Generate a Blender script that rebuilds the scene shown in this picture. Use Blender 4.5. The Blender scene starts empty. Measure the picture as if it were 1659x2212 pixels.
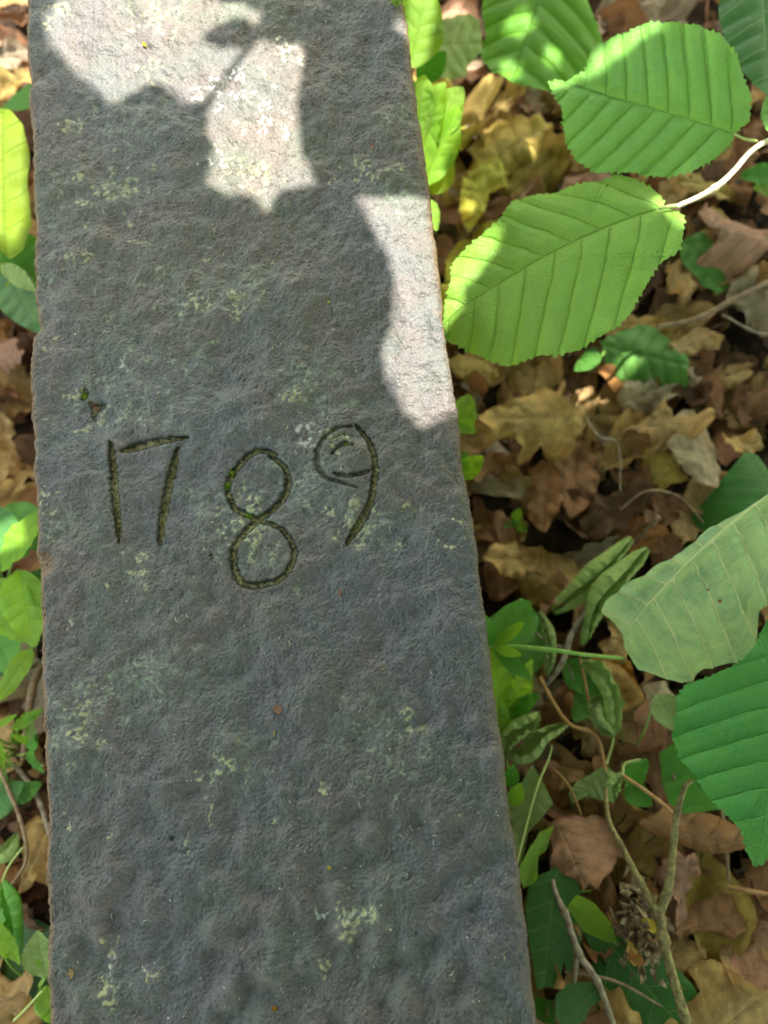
import bpy, math, random
import numpy as np
from mathutils import Vector, Matrix

random.seed(7)
rng = np.random.default_rng(7)
scene = bpy.context.scene
C = scene.collection
PI = math.pi

# ------------------------------------------------------------------ camera
# The slab's long sides run along world Y, its top is z = 0; the camera looks down on it.
F = 1662.0                       # focal length in units of a 1659 x 2212 frame
CX, CY = 829.5, 1106.0
DIST = 0.45
Yc = np.array([-982.0, 9191.0, -1662.0]); Yc /= np.linalg.norm(Yc)
Zc = np.array([0, 0, 1.0]) - Yc[2] * Yc; Zc /= np.linalg.norm(Zc)
Xc = np.cross(Yc, Zc)
ROT = np.array([Xc, Yc, Zc])     # camera -> world
CAMLOC = ROT @ np.array([0, 0, 1.0]) * DIST
cam_data = bpy.data.cameras.new('camera')
cam = bpy.data.objects.new('camera', cam_data); C.objects.link(cam)
m4 = Matrix([[*ROT[0], CAMLOC[0]], [*ROT[1], CAMLOC[1]], [*ROT[2], CAMLOC[2]], [0, 0, 0, 1]])
cam.matrix_world = m4
cam_data.sensor_fit = 'VERTICAL'; cam_data.sensor_height = 36.0
cam_data.lens = 18.0 * F / 1106.0
cam_data.clip_start = 0.01; cam_data.clip_end = 500
cam_data.dof.use_dof = True
cam_data.dof.focus_distance = 0.445
cam_data.dof.aperture_fstop = 4.8
scene.camera = cam

# ------------------------------------------------------------------ light
SUN = np.array([0.22, 0.36, 0.90]); SUN /= np.linalg.norm(SUN)
world = bpy.data.worlds.new('World'); scene.world = world; world.use_nodes = True
wn = world.node_tree.nodes; wl = world.node_tree.links
bg = wn['Background']
sky = wn.new('ShaderNodeTexSky'); sky.sky_type = 'NISHITA'; sky.sun_disc = False
sky.sun_elevation = math.asin(SUN[2]); sky.sun_rotation = math.atan2(SUN[0], SUN[1])
tint = wn.new('ShaderNodeMix'); tint.data_type = 'RGBA'; tint.blend_type = 'MULTIPLY'; tint.inputs['Factor'].default_value = 1.0
tint.inputs[7].default_value = (1.24, 1.02, 0.64, 1)          # the phone's white balance, set for open shade
wl.new(sky.outputs[0], tint.inputs[6]); wl.new(tint.outputs[2], bg.inputs[0]); bg.inputs[1].default_value = 0.15
sd = bpy.data.lights.new('sun', 'SUN'); sd.energy = 3.0; sd.angle = math.radians(0.6)
sd.color = (1.0, 0.95, 0.87)
so = bpy.data.objects.new('sun', sd); C.objects.link(so)
so.rotation_euler = Vector(tuple(SUN)).to_track_quat('Z', 'Y').to_euler()
so.location = tuple(SUN * 5)
scene.view_settings.view_transform = 'Standard'
scene.view_settings.look = 'None'
scene.view_settings.exposure = 2.6
scene.view_settings.gamma = 1.0
scene.view_settings.use_curve_mapping = False
scene.render.engine = 'CYCLES'
scene.cycles.max_bounces = 8
scene.cycles.use_denoising = True
scene.cycles.transmission_bounces = 6

# ------------------------------------------------------------------ pixel rays
def ray(px, py):
    d = ROT @ np.array([(px - CX) / F, -(py - CY) / F, -1.0])
    return d
def W(px, py, z=0.0):
    d = ray(px, py); t = (z - CAMLOC[2]) / d[2]
    return CAMLOC + t * d
G0, G1 = -0.235, -0.12
def gz(x, y): return G0 + G1 * np.clip(y, -1.2, 1.2)
def G(px, py, dz=0.0):
    d = ray(px, py)                         # z = G0 + G1*y + dz
    t = (G0 + dz + G1 * CAMLOC[1] - CAMLOC[2]) / (d[2] - G1 * d[1])
    return CAMLOC + t * d
def hit_plane(px, py, P, N):
    d = ray(px, py); t = np.dot(P - CAMLOC, N) / np.dot(d, N)
    return CAMLOC + t * d

# ------------------------------------------------------------------ object helpers
def setp(o, label=None, cat=None, group=None, kind=None):
    if label: o['label'] = label
    if cat: o['category'] = cat
    if group: o['group'] = group
    if kind: o['kind'] = kind
    return o
def link(name, me, mat=None, parent=None):
    if mat is not None and len(me.materials) == 0: me.materials.append(mat)
    o = bpy.data.objects.new(name, me); C.objects.link(o)
    if parent is not None:
        o.parent = parent
        o.matrix_parent_inverse = parent.matrix_world.inverted()
    return o
def empty(name, loc, label=None, cat=None, group=None):
    o = bpy.data.objects.new(name, None); C.objects.link(o)
    o.location = tuple(loc); o.empty_display_size = 0.01
    o.matrix_world = Matrix.Translation(Vector(tuple(loc)))
    return setp(o, label, cat, group)
def mesh(name, V, F_, attrs=None, smooth=True):
    me = bpy.data.meshes.new(name)
    V = np.asarray(V, dtype=np.float32)
    if isinstance(F_, np.ndarray) and F_.ndim == 2:
        nf, k = F_.shape
        me.vertices.add(len(V)); me.vertices.foreach_set('co', V.ravel())
        me.loops.add(nf * k); me.loops.foreach_set('vertex_index', F_.ravel().astype(np.int32))
        me.polygons.add(nf)
        me.polygons.foreach_set('loop_start', np.arange(0, nf * k, k, dtype=np.int32))
        me.polygons.foreach_set('loop_total', np.full(nf, k, dtype=np.int32))
        me.update(calc_edges=True)
    else:
        me.from_pydata([tuple(map(float, v)) for v in V], [], [tuple(map(int, f)) for f in F_])
    for n, a in (attrs or {}).items():
        a = np.asarray(a, dtype=np.float32)
        if a.ndim == 1:
            at = me.attributes.new(n, 'FLOAT', 'POINT'); at.data.foreach_set('value', a)
        else:
            at = me.attributes.new(n, 'FLOAT_VECTOR', 'POINT'); at.data.foreach_set('vector', a.ravel())
    if smooth: me.polygons.foreach_set('use_smooth', np.ones(len(me.polygons), dtype=bool))
    me.validate(verbose=False)
    return me
class Parts:                                  # joins several shapes into one mesh
    def __init__(self): self.v = []; self.f = []; self.n = 0
    def add(self, V, F_):
        V = np.asarray(V); self.v.append(V)
        for f in F_: self.f.append(tuple(int(i) + self.n for i in f))
        self.n += len(V)
    def mesh(self, name, smooth=True): return mesh(name, np.concatenate(self.v), self.f, None, smooth)

def spline(P, n):
    P = np.asarray(P, float)
    if len(P) < 3:
        t = np.linspace(0, 1, n)[:, None]; return P[0] * (1 - t) + P[-1] * t
    E = np.vstack([2 * P[0] - P[1], P, 2 * P[-1] - P[-2]])
    out = []
    for q in np.linspace(0, len(P) - 1 - 1e-6, n):
        i = int(q); t = q - i
        p0, p1, p2, p3 = E[i], E[i + 1], E[i + 2], E[i + 3]
        out.append(0.5 * ((2 * p1) + (-p0 + p2) * t + (2 * p0 - 5 * p1 + 4 * p2 - p3) * t * t + (-p0 + 3 * p1 - 3 * p2 + p3) * t ** 3))
    return np.array(out)
def tube_geo(P, R, n=24, k=9, rough=0.0, nodes=()):
    S = spline(P, n); R = np.interp(np.linspace(0, 1, n), np.linspace(0, 1, len(R)), R)
    T = np.gradient(S, axis=0); T /= np.linalg.norm(T, axis=1)[:, None] + 1e-12
    V = []; up = np.array([0.13, 0.21, 0.97])
    for i in range(n):
        a = np.cross(T[i], up); a /= np.linalg.norm(a) + 1e-9; b = np.cross(T[i], a)
        bump = 1 + sum(0.45 * math.exp(-((i / (n - 1) - q) / 0.015) ** 2) for q in nodes)
        for j in range(k):
            th = 2 * PI * j / k
            r = R[i] * bump * (1 + rough * (random.random() - 0.5))
            V.append(S[i] + r * (math.cos(th) * a + math.sin(th) * b))
    Fs = []
    for i in range(n - 1):
        for j in range(k):
            Fs.append((i * k + j, i * k + (j + 1) % k, (i + 1) * k + (j + 1) % k, (i + 1) * k + j))
    Fs.append(tuple(range(k))); Fs.append(tuple((n - 1) * k + j for j in reversed(range(k))))
    return np.array(V), Fs
def tube(name, P, R, mat, parent=None, n=24, k=9, rough=0.0, nodes=()):
    V, Fs = tube_geo(P, R, n, k, rough, nodes)
    return link(name, mesh(name, V, Fs), mat, parent)
def blob_geo(c, r, n=8, m=6, rough=0.15, rot=0.0):
    V = []; Fs = []
    for i in range(m + 1):
        ph = PI * i / m
        for j in range(n):
            th = 2 * PI * j / n
            q = 1 + rough * (random.random() - 0.5)
            x, y, z = r[0] * q * math.sin(ph) * math.cos(th), r[1] * q * math.sin(ph) * math.sin(th), r[2] * q * math.cos(ph)
            V.append((c[0] + x * math.cos(rot) - y * math.sin(rot), c[1] + x * math.sin(rot) + y * math.cos(rot), c[2] + z))
    for i in range(m):
        for j in range(n): Fs.append((i * n + j, (i + 1) * n + j, (i + 1) * n + (j + 1) % n, i * n + (j + 1) % n))
    return np.array(V), Fs

def fbm2(x, y, seed, f0=1.0, octs=3, nw=10):  # cheap smooth noise from random waves, about -1..1
    r = np.random.default_rng(seed); out = 0; amp = 1; tot = 0; f = f0
    for o in range(octs):
        s = 0
        for _ in range(nw):
            th = r.uniform(0, 2 * PI); k = f * r.uniform(0.6, 1.4)
            s = s + np.sin((x * math.cos(th) + y * math.sin(th)) * k * 2 * PI + r.uniform(0, 6.28))
        out = out + amp * s / math.sqrt(nw / 2) / 1.6; tot += amp; amp *= 0.5; f *= 2.1
    return out / tot

# ------------------------------------------------------------------ node helpers
class NT:
    def __init__(self, name):
        self.m = bpy.data.materials.new(name); self.m.use_nodes = True
        self.t = self.m.node_tree; self.N = self.t.nodes; self.L = self.t.links
        self.bsdf = self.N['Principled BSDF']; self.out = self.N['Material Output']
    def _in(self, sock, v):
        if v is None: return
        if hasattr(v, 'is_output') or isinstance(v, bpy.types.NodeSocket): self.L.new(v, sock)
        else:
            if isinstance(v, tuple) and len(v) == 3 and sock.type == 'RGBA': v = (*v, 1)
            sock.default_value = v
    def math(self, op, a, b=None, c=None, clamp=False):
        n = self.N.new('ShaderNodeMath'); n.operation = op; n.use_clamp = clamp
        self._in(n.inputs[0], a); self._in(n.inputs[1], b)
        if c is not None: self._in(n.inputs[2], c)
        return n.outputs[0]
    def mr(self, v, a, b, c=0.0, d=1.0, smooth=True):
        n = self.N.new('ShaderNodeMapRange'); n.interpolation_type = 'SMOOTHSTEP' if smooth else 'LINEAR'
        for i, q in enumerate((v, a, b, c, d)): self._in(n.inputs[i], q)
        return n.outputs[0]
    def noise(self, vec, scale, detail=4, rough=0.55, dist=0.0):
        n = self.N.new('ShaderNodeTexNoise')
        if vec is not None: self.L.new(vec, n.inputs['Vector'])
        n.inputs['Scale'].default_value = scale; n.inputs['Detail'].default_value = detail
        n.inputs['Roughness'].default_value = rough; n.inputs['Distortion'].default_value = dist
        return n.outputs['Fac']
    def vor(self, vec, scale, feature='F1'):
        n = self.N.new('ShaderNodeTexVoronoi'); n.feature = feature
        if vec is not None: self.L.new(vec, n.inputs['Vector'])
        n.inputs['Scale'].default_value = scale
        return n.outputs[0]
    def mix(self, f, a, b, mode='MIX'):
        n = self.N.new('ShaderNodeMix'); n.data_type = 'RGBA'; n.blend_type = mode
        self._in(n.inputs['Factor'], f)
        self._in(n.inputs[6], a); self._in(n.inputs[7], b)
        return n.outputs[2]
    def attr(self, name, vec=False):
        n = self.N.new('ShaderNodeAttribute'); n.attribute_name = name
        return n.outputs['Vector'] if vec else n.outputs['Fac']
    def obj(self):
        return self.N.new('ShaderNodeTexCoord').outputs['Object']
    def sep(self, v):
        n = self.N.new('ShaderNodeSeparateXYZ'); self.L.new(v, n.inputs[0]); return n.outputs
    def rnd(self): return self.N.new('ShaderNodeObjectInfo').outputs['Random']
    def hsv(self, col, h=0.5, s=1.0, v=1.0):
        n = self.N.new('ShaderNodeHueSaturation')
        self._in(n.inputs['Hue'], h); self._in(n.inputs['Saturation'], s); self._in(n.inputs['Value'], v); self._in(n.inputs['Color'], col)
        return n.outputs[0]
    def bump(self, h, dist, strength=1.0, prev=None):
        n = self.N.new('ShaderNodeBump'); n.inputs['Distance'].default_value = dist; n.inputs['Strength'].default_value = strength
        self.L.new(h, n.inputs['Height'])
        if prev is not None: self.L.new(prev, n.inputs['Normal'])
        return n.outputs[0]
    def fin(self, col, rough=0.6, spec=0.5, normal=None, transl=None, tfac=0.3):
        self._in(self.bsdf.inputs['Base Color'], col); self._in(self.bsdf.inputs['Roughness'], rough)
        self._in(self.bsdf.inputs['Specular IOR Level'], spec)
        if normal is not None: self.L.new(normal, self.bsdf.inputs['Normal'])
        if transl is not None:
            t = self.N.new('ShaderNodeBsdfTranslucent'); self._in(t.inputs[0], transl)
            if normal is not None: self.L.new(normal, t.inputs['Normal'])
            mx = self.N.new('ShaderNodeMixShader'); self._in(mx.inputs[0], tfac)
            self.L.new(self.bsdf.outputs[0], mx.inputs[1]); self.L.new(t.outputs[0], mx.inputs[2])
            self.L.new(mx.outputs[0], self.out.inputs[0])
        return self.m

# ------------------------------------------------------------------ materials
def mat_stone():
    t = NT('weathered_iron_brown_sandstone'); p = t.obj()
    n1 = t.noise(p, 28, 5, 0.6); n2 = t.noise(p, 420, 6, 0.7); n3 = t.noise(p, 1400, 4, 0.65); vch = t.vor(p, 620); n4 = t.noise(p, 9, 3, 0.5)
    col = t.mix(t.mr(n1, 0.35, 0.65), (0.108, 0.072, 0.056), (0.066, 0.084, 0.052))
    col = t.mix(t.mr(n4, 0.42, 0.62), col, t.mix(0.6, col, (0.075, 0.085, 0.115)))
    col = t.mix(t.mr(t.noise(p, 60, 4, 0.6), 0.55, 0.75, 0, 0.6), col, (0.145, 0.09, 0.06))
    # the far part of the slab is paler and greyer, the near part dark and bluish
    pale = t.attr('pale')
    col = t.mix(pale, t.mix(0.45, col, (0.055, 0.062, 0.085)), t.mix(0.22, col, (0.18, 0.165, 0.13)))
    col = t.mix(t.mr(n2, 0.3, 0.6, 0.0, 1.0), t.mix(0.3, col, (0.03, 0.03, 0.03)), col)
    col = t.mix(t.mr(n2, 0.62, 0.9, 0, 0.12), col, (0.24, 0.23, 0.19))
    col = t.mix(t.mr(n3, 0.66, 0.85, 0, 0.15), col, (0.28, 0.26, 0.22))
    g1 = t.noise(p, 1500, 2, 0.7); g2 = t.vor(p, 1300)
    col = t.mix(t.mr(g1, 0.35, 0.65, 0.0, 1.0, False), t.mix(0.42, col, (0.012, 0.012, 0.012)), t.mix(0.14, col, (0.36, 0.33, 0.28)))
    col = t.mix(t.mr(g2, 0.30, 0.12, 0, 0.35), col, t.mix(0.5, col, (0.02, 0.015, 0.01)))
    # pale dots of grit
    vd = t.vor(p, 520); sel = t.noise(p, 330, 2, 0.5)
    dots = t.math('MULTIPLY', t.mr(vd, 0.22, 0.10), t.mr(sel, 0.62, 0.66))
    col = t.mix(t.math('MULTIPLY', dots, 0.8), col, (0.55, 0.53, 0.43))
    # lichens, thresholded against fine noise so they stay crumbly
    crumb = t.noise(p, 900, 5, 0.8)
    col = t.mix(t.math('MULTIPLY', t.attr('lich_g'), t.mr(n2, 0.3, 0.75, 0.2, 0.75)), col, (0.165, 0.20, 0.14))
    for an, c, k, bb in (('lich_g', (0.25, 0.31, 0.20), 0.65, .36), ('lich_y', (0.35, 0.34, 0.18), 0.8, .42), ('lich_w', (0.46, 0.47, 0.41), 0.75, .40)):
        a = t.attr(an)
        mk = t.mr(t.math('ADD', t.math('MULTIPLY', a, bb), crumb), 0.68, 0.98)
        mk = t.math('MULTIPLY', mk, t.mr(a, 0.02, 0.25))
        col = t.mix(t.math('MULTIPLY', mk, k), col, c)
    # rust brown rim
    ru = t.attr('rust')
    mk = t.mr(t.math('ADD', ru, t.math('MULTIPLY', t.math('SUBTRACT', n2, 0.5), 1.2)), 0.22, 0.65)
    col = t.mix(t.math('MULTIPLY', mk, 0.8), col, t.mix(n2, (0.09, 0.045, 0.02), (0.24, 0.15, 0.08)))
    # algae and dirt inside the carved strokes; walls darkened further as painted shade
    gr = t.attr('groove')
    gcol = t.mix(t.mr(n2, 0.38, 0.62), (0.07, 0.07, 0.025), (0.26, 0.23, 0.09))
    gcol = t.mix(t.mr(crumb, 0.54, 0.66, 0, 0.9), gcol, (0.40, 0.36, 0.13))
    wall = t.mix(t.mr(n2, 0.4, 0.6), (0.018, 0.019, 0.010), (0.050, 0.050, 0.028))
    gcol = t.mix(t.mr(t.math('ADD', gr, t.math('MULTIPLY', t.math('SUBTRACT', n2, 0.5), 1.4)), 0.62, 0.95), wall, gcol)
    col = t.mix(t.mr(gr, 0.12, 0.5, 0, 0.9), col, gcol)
    nb = t.bump(n2, 0.00038, 0.8)
    nb = t.bump(vch, 0.00025, 0.6, nb)
    nb = t.bump(n3, 0.00035, 0.9, nb)
    ro = t.mr(n2, 0.3, 0.8, 0.55, 0.38, False)
    return t.fin(col, ro, 0.45, nb)

def mat_leaf(name, base, vein, nv=7, delta=0.55, vw=0.010, midw=0.012, tfac=0.35, rough=0.42, veinmix=0.6, mott=0.25, mottcol=None,
             trans=None, bumpd=0.0008, tert=1.0, vary=0.0, brown=0.0, spots=0.0, spec=0.4, radial=False):
    """uvl attribute: x along midrib 0..1, y across, z 0..1 centre to margin"""
    t = NT(name); uv = t.attr('uvl', True); u, v, rho = t.sep(uv)[:3]
    p = t.obj(); nz = t.noise(uv, 7, 4, 0.6)
    wob = t.math('MULTIPLY', t.math('SUBTRACT', t.noise(uv, 4, 2, 0.5), 0.5), 0.035)
    av = t.math('ABSOLUTE', v)
    side = t.math('MULTIPLY', t.math('SIGN', v), 0.17 / nv)
    if radial:
        ang = t.math('DIVIDE', t.math('ARCTAN2', v, t.math('ADD', u, 0.02)), 0.62)
        rr = t.math('SQRT', t.math('ADD', t.math('MULTIPLY', u, u), t.math('MULTIPLY', v, v)))
        d = t.math('ABSOLUTE', t.math('SUBTRACT', ang, t.math('ROUND', ang)))
        dl = t.math('MULTIPLY', t.math('MULTIPLY', d, 0.62), rr)
        lat = t.mr(dl, vw, vw * 0.3)
    else:
        av2 = t.math('POWER', av, 1.15)
        s0 = t.math('SUBTRACT', t.math('ADD', t.math('ADD', u, wob), side), t.math('MULTIPLY', av2, delta))
        ph = t.math('MULTIPLY', s0, nv)
        d = t.math('ABSOLUTE', t.math('SUBTRACT', ph, t.math('ROUND', ph)))
        dl = t.math('DIVIDE', d, nv)
        lat = t.math('MULTIPLY', t.mr(dl, vw, vw * 0.25), t.mr(s0, -0.09, -0.04))
    mid = t.mr(av, t.math('MULTIPLY', t.mr(u, 0, 1, 1.0, 0.35), midw), 0.001)
    vm = t.math('MAXIMUM', t.math('MULTIPLY', lat, 0.75), mid)
    # fine cross veins
    w = t.math('MULTIPLY', t.math('ADD', t.math('ADD', t.math('MULTIPLY', av, 0.9), t.math('MULTIPLY', u, 0.12)), t.math('MULTIPLY', nz, 0.10)), 300)
    tr = t.mr(t.math('SINE', w), 0.55, 1.0)
    net = t.mr(t.vor(uv, 55, 'DISTANCE_TO_EDGE'), 0.10, 0.02)
    tv = t.math('MULTIPLY', t.math('MAXIMUM', t.math('MULTIPLY', tr, 0.5), t.math('MULTIPLY', net, 0.6)), tert)
    col = t.mix(t.mr(nz, 0.3, 0.75, 0, mott), base, mottcol or tuple(c * 0.55 for c in base))
    col = t.mix(t.mr(t.noise(uv, 2.3, 3, 0.6), 0.35, 0.7, 0.0, 0.35), col, t.hsv(col, 0.485, 1.05, 1.35))
    if vary:
        r = t.rnd()
        col = t.hsv(col, t.math('ADD', 0.5, t.math('MULTIPLY', t.math('SUBTRACT', r, 0.5), 0.035 * vary)), t.math('ADD', 1.0 - 0.25 * vary, t.math('MULTIPLY', r, 0.4 * vary)),
                    t.math('ADD', 1 - 0.45 * vary, t.math('MULTIPLY', t.math('FRACT', t.math('MULTIPLY', r, 7.31)), 0.9 * vary)))
    col = t.mix(t.math('MULTIPLY', tv, 0.38), col, vein)
    col = t.mix(t.math('MULTIPLY', vm, veinmix), col, vein)
    bl = t.mr(t.noise(uv, 31, 3, 0.55), 0.70, 0.74)
    col = t.mix(t.math('MULTIPLY', bl, 0.55), col, (0.20, 0.13, 0.04))
    if brown: col = t.mix(t.math('MULTIPLY', t.mr(t.math('ADD', rho, t.math('MULTIPLY', t.noise(uv, 9, 3), 0.25)), 1.0, 1.17), brown), col, (0.22, 0.09, 0.02))
    if spots:
        sp = t.mr(t.noise(uv, 26, 3, 0.6), 0.66, 0.72)
        col = t.mix(t.math('MULTIPLY', sp, spots), col, (0.05, 0.025, 0.015))
    h = t.math('ADD', t.math('MULTIPLY', vm, -1.0), t.math('MULTIPLY', tv, -0.35))
    h = t.math('ADD', h, t.math('MULTIPLY', t.noise(uv, 60, 3), 0.5))
    nb = t.bump(h, bumpd, 0.8)
    tc = t.mix(0.0, col, col) if trans is None else t.mix(t.math('MULTIPLY', vm, 0.6), trans, tuple(c * 0.6 for c in trans))
    return t.fin(col, rough, spec, nb, tc, tfac)

def mat_plain(name, a, b, scale=60, rough=0.7, spec=0.3, bumpd=0.0005, transl=None, tf=0.3, vary=0.0):
    t = NT(name); p = t.obj(); n = t.noise(p, scale, 5, 0.6)
    col = t.mix(t.mr(n, 0.35, 0.65), a, b)
    if vary:
        r = t.rnd(); col = t.hsv(col, 0.5, 1.0, t.math('ADD', 1 - vary / 2, t.math('MULTIPLY', r, vary)))
    nb = t.bump(t.noise(p, scale * 4, 4), bumpd, 0.8)
    return t.fin(col, rough, spec, nb, transl, tf)

M = {}
M['stone'] = mat_stone()
M['hazel'] = mat_leaf('hazel_leaf_green', (0.24, 0.56, 0.10), (0.15, 0.38, 0.06), 9, 0.55, 0.007, 0.010, 0.42, 0.34, 0.4, 0.35, (0.12, 0.38, 0.085), (0.36, 0.72, 0.05), 0.0016)
M['hazel_low'] = mat_leaf('hazel_leaf_yellow_green', (0.29, 0.57, 0.085), (0.17, 0.40, 0.055), 8, 0.95, 0.007, 0.010, 0.45, 0.34, 0.4, 0.35, (0.15, 0.40, 0.075), (0.42, 0.76, 0.05), 0.0016)
M['hazel_cool'] = mat_leaf('hazel_leaf_dark_green', (0.088, 0.30, 0.045), (0.18, 0.44, 0.10), 10, 0.72, 0.006, 0.010, 0.32, 0.34, 0.5, 0.45, (0.03, 0.24, 0.07), (0.06, 0.42, 0.06), 0.0012)
M['hazel_pale'] = mat_leaf('hazel_leaf_pale_underside', (0.50, 0.66, 0.27), (0.88, 0.92, 0.40), 8, 0.42, 0.008, 0.016, 0.30, 0.42, 1.0, 0.95, (0.22, 0.40, 0.20), (0.25, 0.5, 0.10), 0.0010, 1.0)
M['back_green'] = mat_leaf('background_leaf_green', (0.14, 0.38, 0.030), (0.10, 0.29, 0.02), 7, 0.5, 0.012, 0.014, 0.40, 0.4, 0.5, 0.3, None, (0.2, 0.55, 0.02), 0.001)
M['ivy'] = mat_leaf('ivy_leaf_dark', (0.038, 0.16, 0.025), (0.20, 0.34, 0.07), 5, 0.7, 0.007, 0.010, 0.2, 0.33, 0.7, 0.35, (0.02, 0.085, 0.02), (0.05, 0.2, 0.01), 0.0006, 0.6, vary=0.4)
M['maple'] = mat_leaf('lobed_leaf_dark', (0.045, 0.125, 0.04), (0.12, 0.22, 0.07), 5, 0.7, 0.006, 0.009, 0.25, 0.4, 0.7, 0.35, None, (0.06, 0.22, 0.02), 0.0008, 0.8, radial=True)
M['bright'] = mat_leaf('young_leaf_bright', (0.22, 0.44, 0.035), (0.30, 0.50, 0.08), 6, 0.6, 0.008, 0.012, 0.5, 0.42, 0.4, 0.3, None, (0.42, 0.72, 0.02), 0.0008, 0.6, vary=0.25)
M['yellowgreen'] = mat_leaf('yellow_green_leaf', (0.28, 0.42, 0.03), (0.20, 0.34, 0.04), 6, 0.6, 0.010, 0.014, 0.5, 0.42, 0.6, 0.3, None, (0.45, 0.58, 0.02), 0.0012, 1.0)
M['mid'] = mat_leaf('small_plant_leaf', (0.095, 0.30, 0.035), (0.18, 0.38, 0.08), 6, 0.6, 0.008, 0.012, 0.35, 0.42, 0.5, 0.3, None, (0.12, 0.42, 0.02), 0.0008, 0.7, vary=0.3)
M['wilt'] = mat_leaf('wilted_leaf_pale_green', (0.33, 0.46, 0.14), (0.50, 0.58, 0.24), 9, 0.6, 0.010, 0.014, 0.3, 0.6, 0.5, 0.5, (0.12, 0.22, 0.05), (0.2, 0.36, 0.05), 0.0010, 1.0, vary=0.3)
DRY = {}
for nm, c, vc in (('tan', (0.41, 0.238, 0.088), (0.52, 0.36, 0.17)), ('ochre', (0.42, 0.27, 0.075), (0.5, 0.36, 0.12)),
                  ('brown', (0.26, 0.125, 0.048), (0.33, 0.2, 0.10)), ('rosy', (0.34, 0.18, 0.105), (0.45, 0.28, 0.17)),
                  ('dark', (0.10, 0.052, 0.028), (0.18, 0.10, 0.05)), ('grey', (0.33, 0.26, 0.165), (0.45, 0.37, 0.25)),
                  ('orange', (0.42, 0.17, 0.035), (0.36, 0.13, 0.03)), ('yellow', (0.60, 0.38, 0.06), (0.6, 0.45, 0.12))):
    DRY[nm] = mat_leaf('dry_leaf_' + nm, tuple(min(.72, q * 2.0) for q in c), tuple(min(.85, q * 1.6) for q in vc), 5, 0.75, 0.008, 0.014, 0.28, 0.45, 0.6, 0.75, tuple(q * 0.75 for q in c), tuple(min(1, q * 1.3) for q in c),
                       0.0025, 0.8, vary=0.35, brown=0.5, spots=0.5, spec=0.35)
M['twig_brown'] = mat_plain('twig_brown', (0.16, 0.10, 0.055), (0.30, 0.21, 0.13), 180, 0.7, 0.3, 0.0004)
M['twig_green'] = mat_plain('twig_green_brown', (0.13, 0.095, 0.04), (0.30, 0.27, 0.10), 260, 0.6, 0.3, 0.0008)
M['twig_orange'] = mat_plain('twig_orange', (0.34, 0.17, 0.06), (0.42, 0.24, 0.10), 160, 0.6, 0.3, 0.0003)
M['twig_grey'] = mat_plain('twig_grey', (0.17, 0.14, 0.105), (0.34, 0.29, 0.22), 200, 0.8, 0.2, 0.0006)
M['stem_pale'] = mat_plain('hazel_stem_pale', (0.50, 0.42, 0.27), (0.62, 0.56, 0.40), 120, 0.6, 0.3, 0.0003)
M['hair'] = mat_plain('stem_hair', (0.75, 0.72, 0.6), (0.8, 0.78, 0.66), 100, 0.5, 0.3, 0.0001)
M['stem_green'] = mat_plain('stem_green', (0.20, 0.40, 0.07), (0.33, 0.52, 0.13), 120, 0.45, 0.4, 0.0002, (0.3, 0.6, 0.05), 0.3)
M['petiole'] = mat_plain('petiole_green', (0.30, 0.38, 0.10), (0.36, 0.42, 0.14), 120, 0.5, 0.4, 0.0002)
M['soil'] = mat_plain('dark_humus', (0.018, 0.012, 0.008), (0.055, 0.036, 0.022), 45, 0.95, 0.1, 0.004)
M['crumbs'] = mat_plain('humus_crumbs', (0.03, 0.02, 0.013), (0.13, 0.085, 0.05), 70, 0.9, 0.15, 0.001, vary=0.5)
M['moss'] = mat_plain('moss_green', (0.12, 0.26, 0.02), (0.28, 0.42, 0.03), 300, 0.7, 0.2, 0.0002, (0.3, 0.5, 0.02), 0.3)
M['moss_dull'] = mat_plain('moss_dull', (0.05, 0.06, 0.02), (0.20, 0.17, 0.07), 300, 0.8, 0.2, 0.0002)
M['insect'] = mat_plain('insect_red_brown', (0.11, 0.03, 0.012), (0.20, 0.06, 0.02), 900, 0.3, 0.5, 0.00005)
M['canopy'] = mat_plain('canopy_leaf_green', (0.05, 0.13, 0.025), (0.08, 0.17, 0.03), 20, 0.5, 0.3, 0.0005, (0.05, 0.13, 0.02), 0.35)
M['bark'] = mat_plain('hazel_bark', (0.12, 0.09, 0.06), (0.2, 0.16, 0.12), 60, 0.8, 0.2, 0.002)

# ------------------------------------------------------------------ the setting: forest floor
n = 260
q = np.linspace(-1, 1, n); ax = np.sign(q) * (0.35 * np.abs(q) + 0.65 * np.abs(q) ** 5) * 9.0
gx, gy = np.meshgrid(ax, ax)
zz = gz(gx, gy) - 0.018 + 0.008 * fbm2(gx, gy, 3, 6, 3) * np.exp(-(gx ** 2 + gy ** 2) / 2) + 0.05 * fbm2(gx, gy, 5, 0.25, 2)* np.clip(np.hypot(gx, gy) - 1.0, 0, 1)
idx = np.arange(n * n).reshape(n, n)
quads = np.stack([idx[:-1, :-1], idx[:-1, 1:], idx[1:, 1:], idx[1:, :-1]], -1).reshape(-1, 4)
gnd = link('ground', mesh('ground', np.stack([gx, gy, zz], -1).reshape(-1, 3), quads), M['soil'])
setp(gnd, kind='structure')

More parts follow.
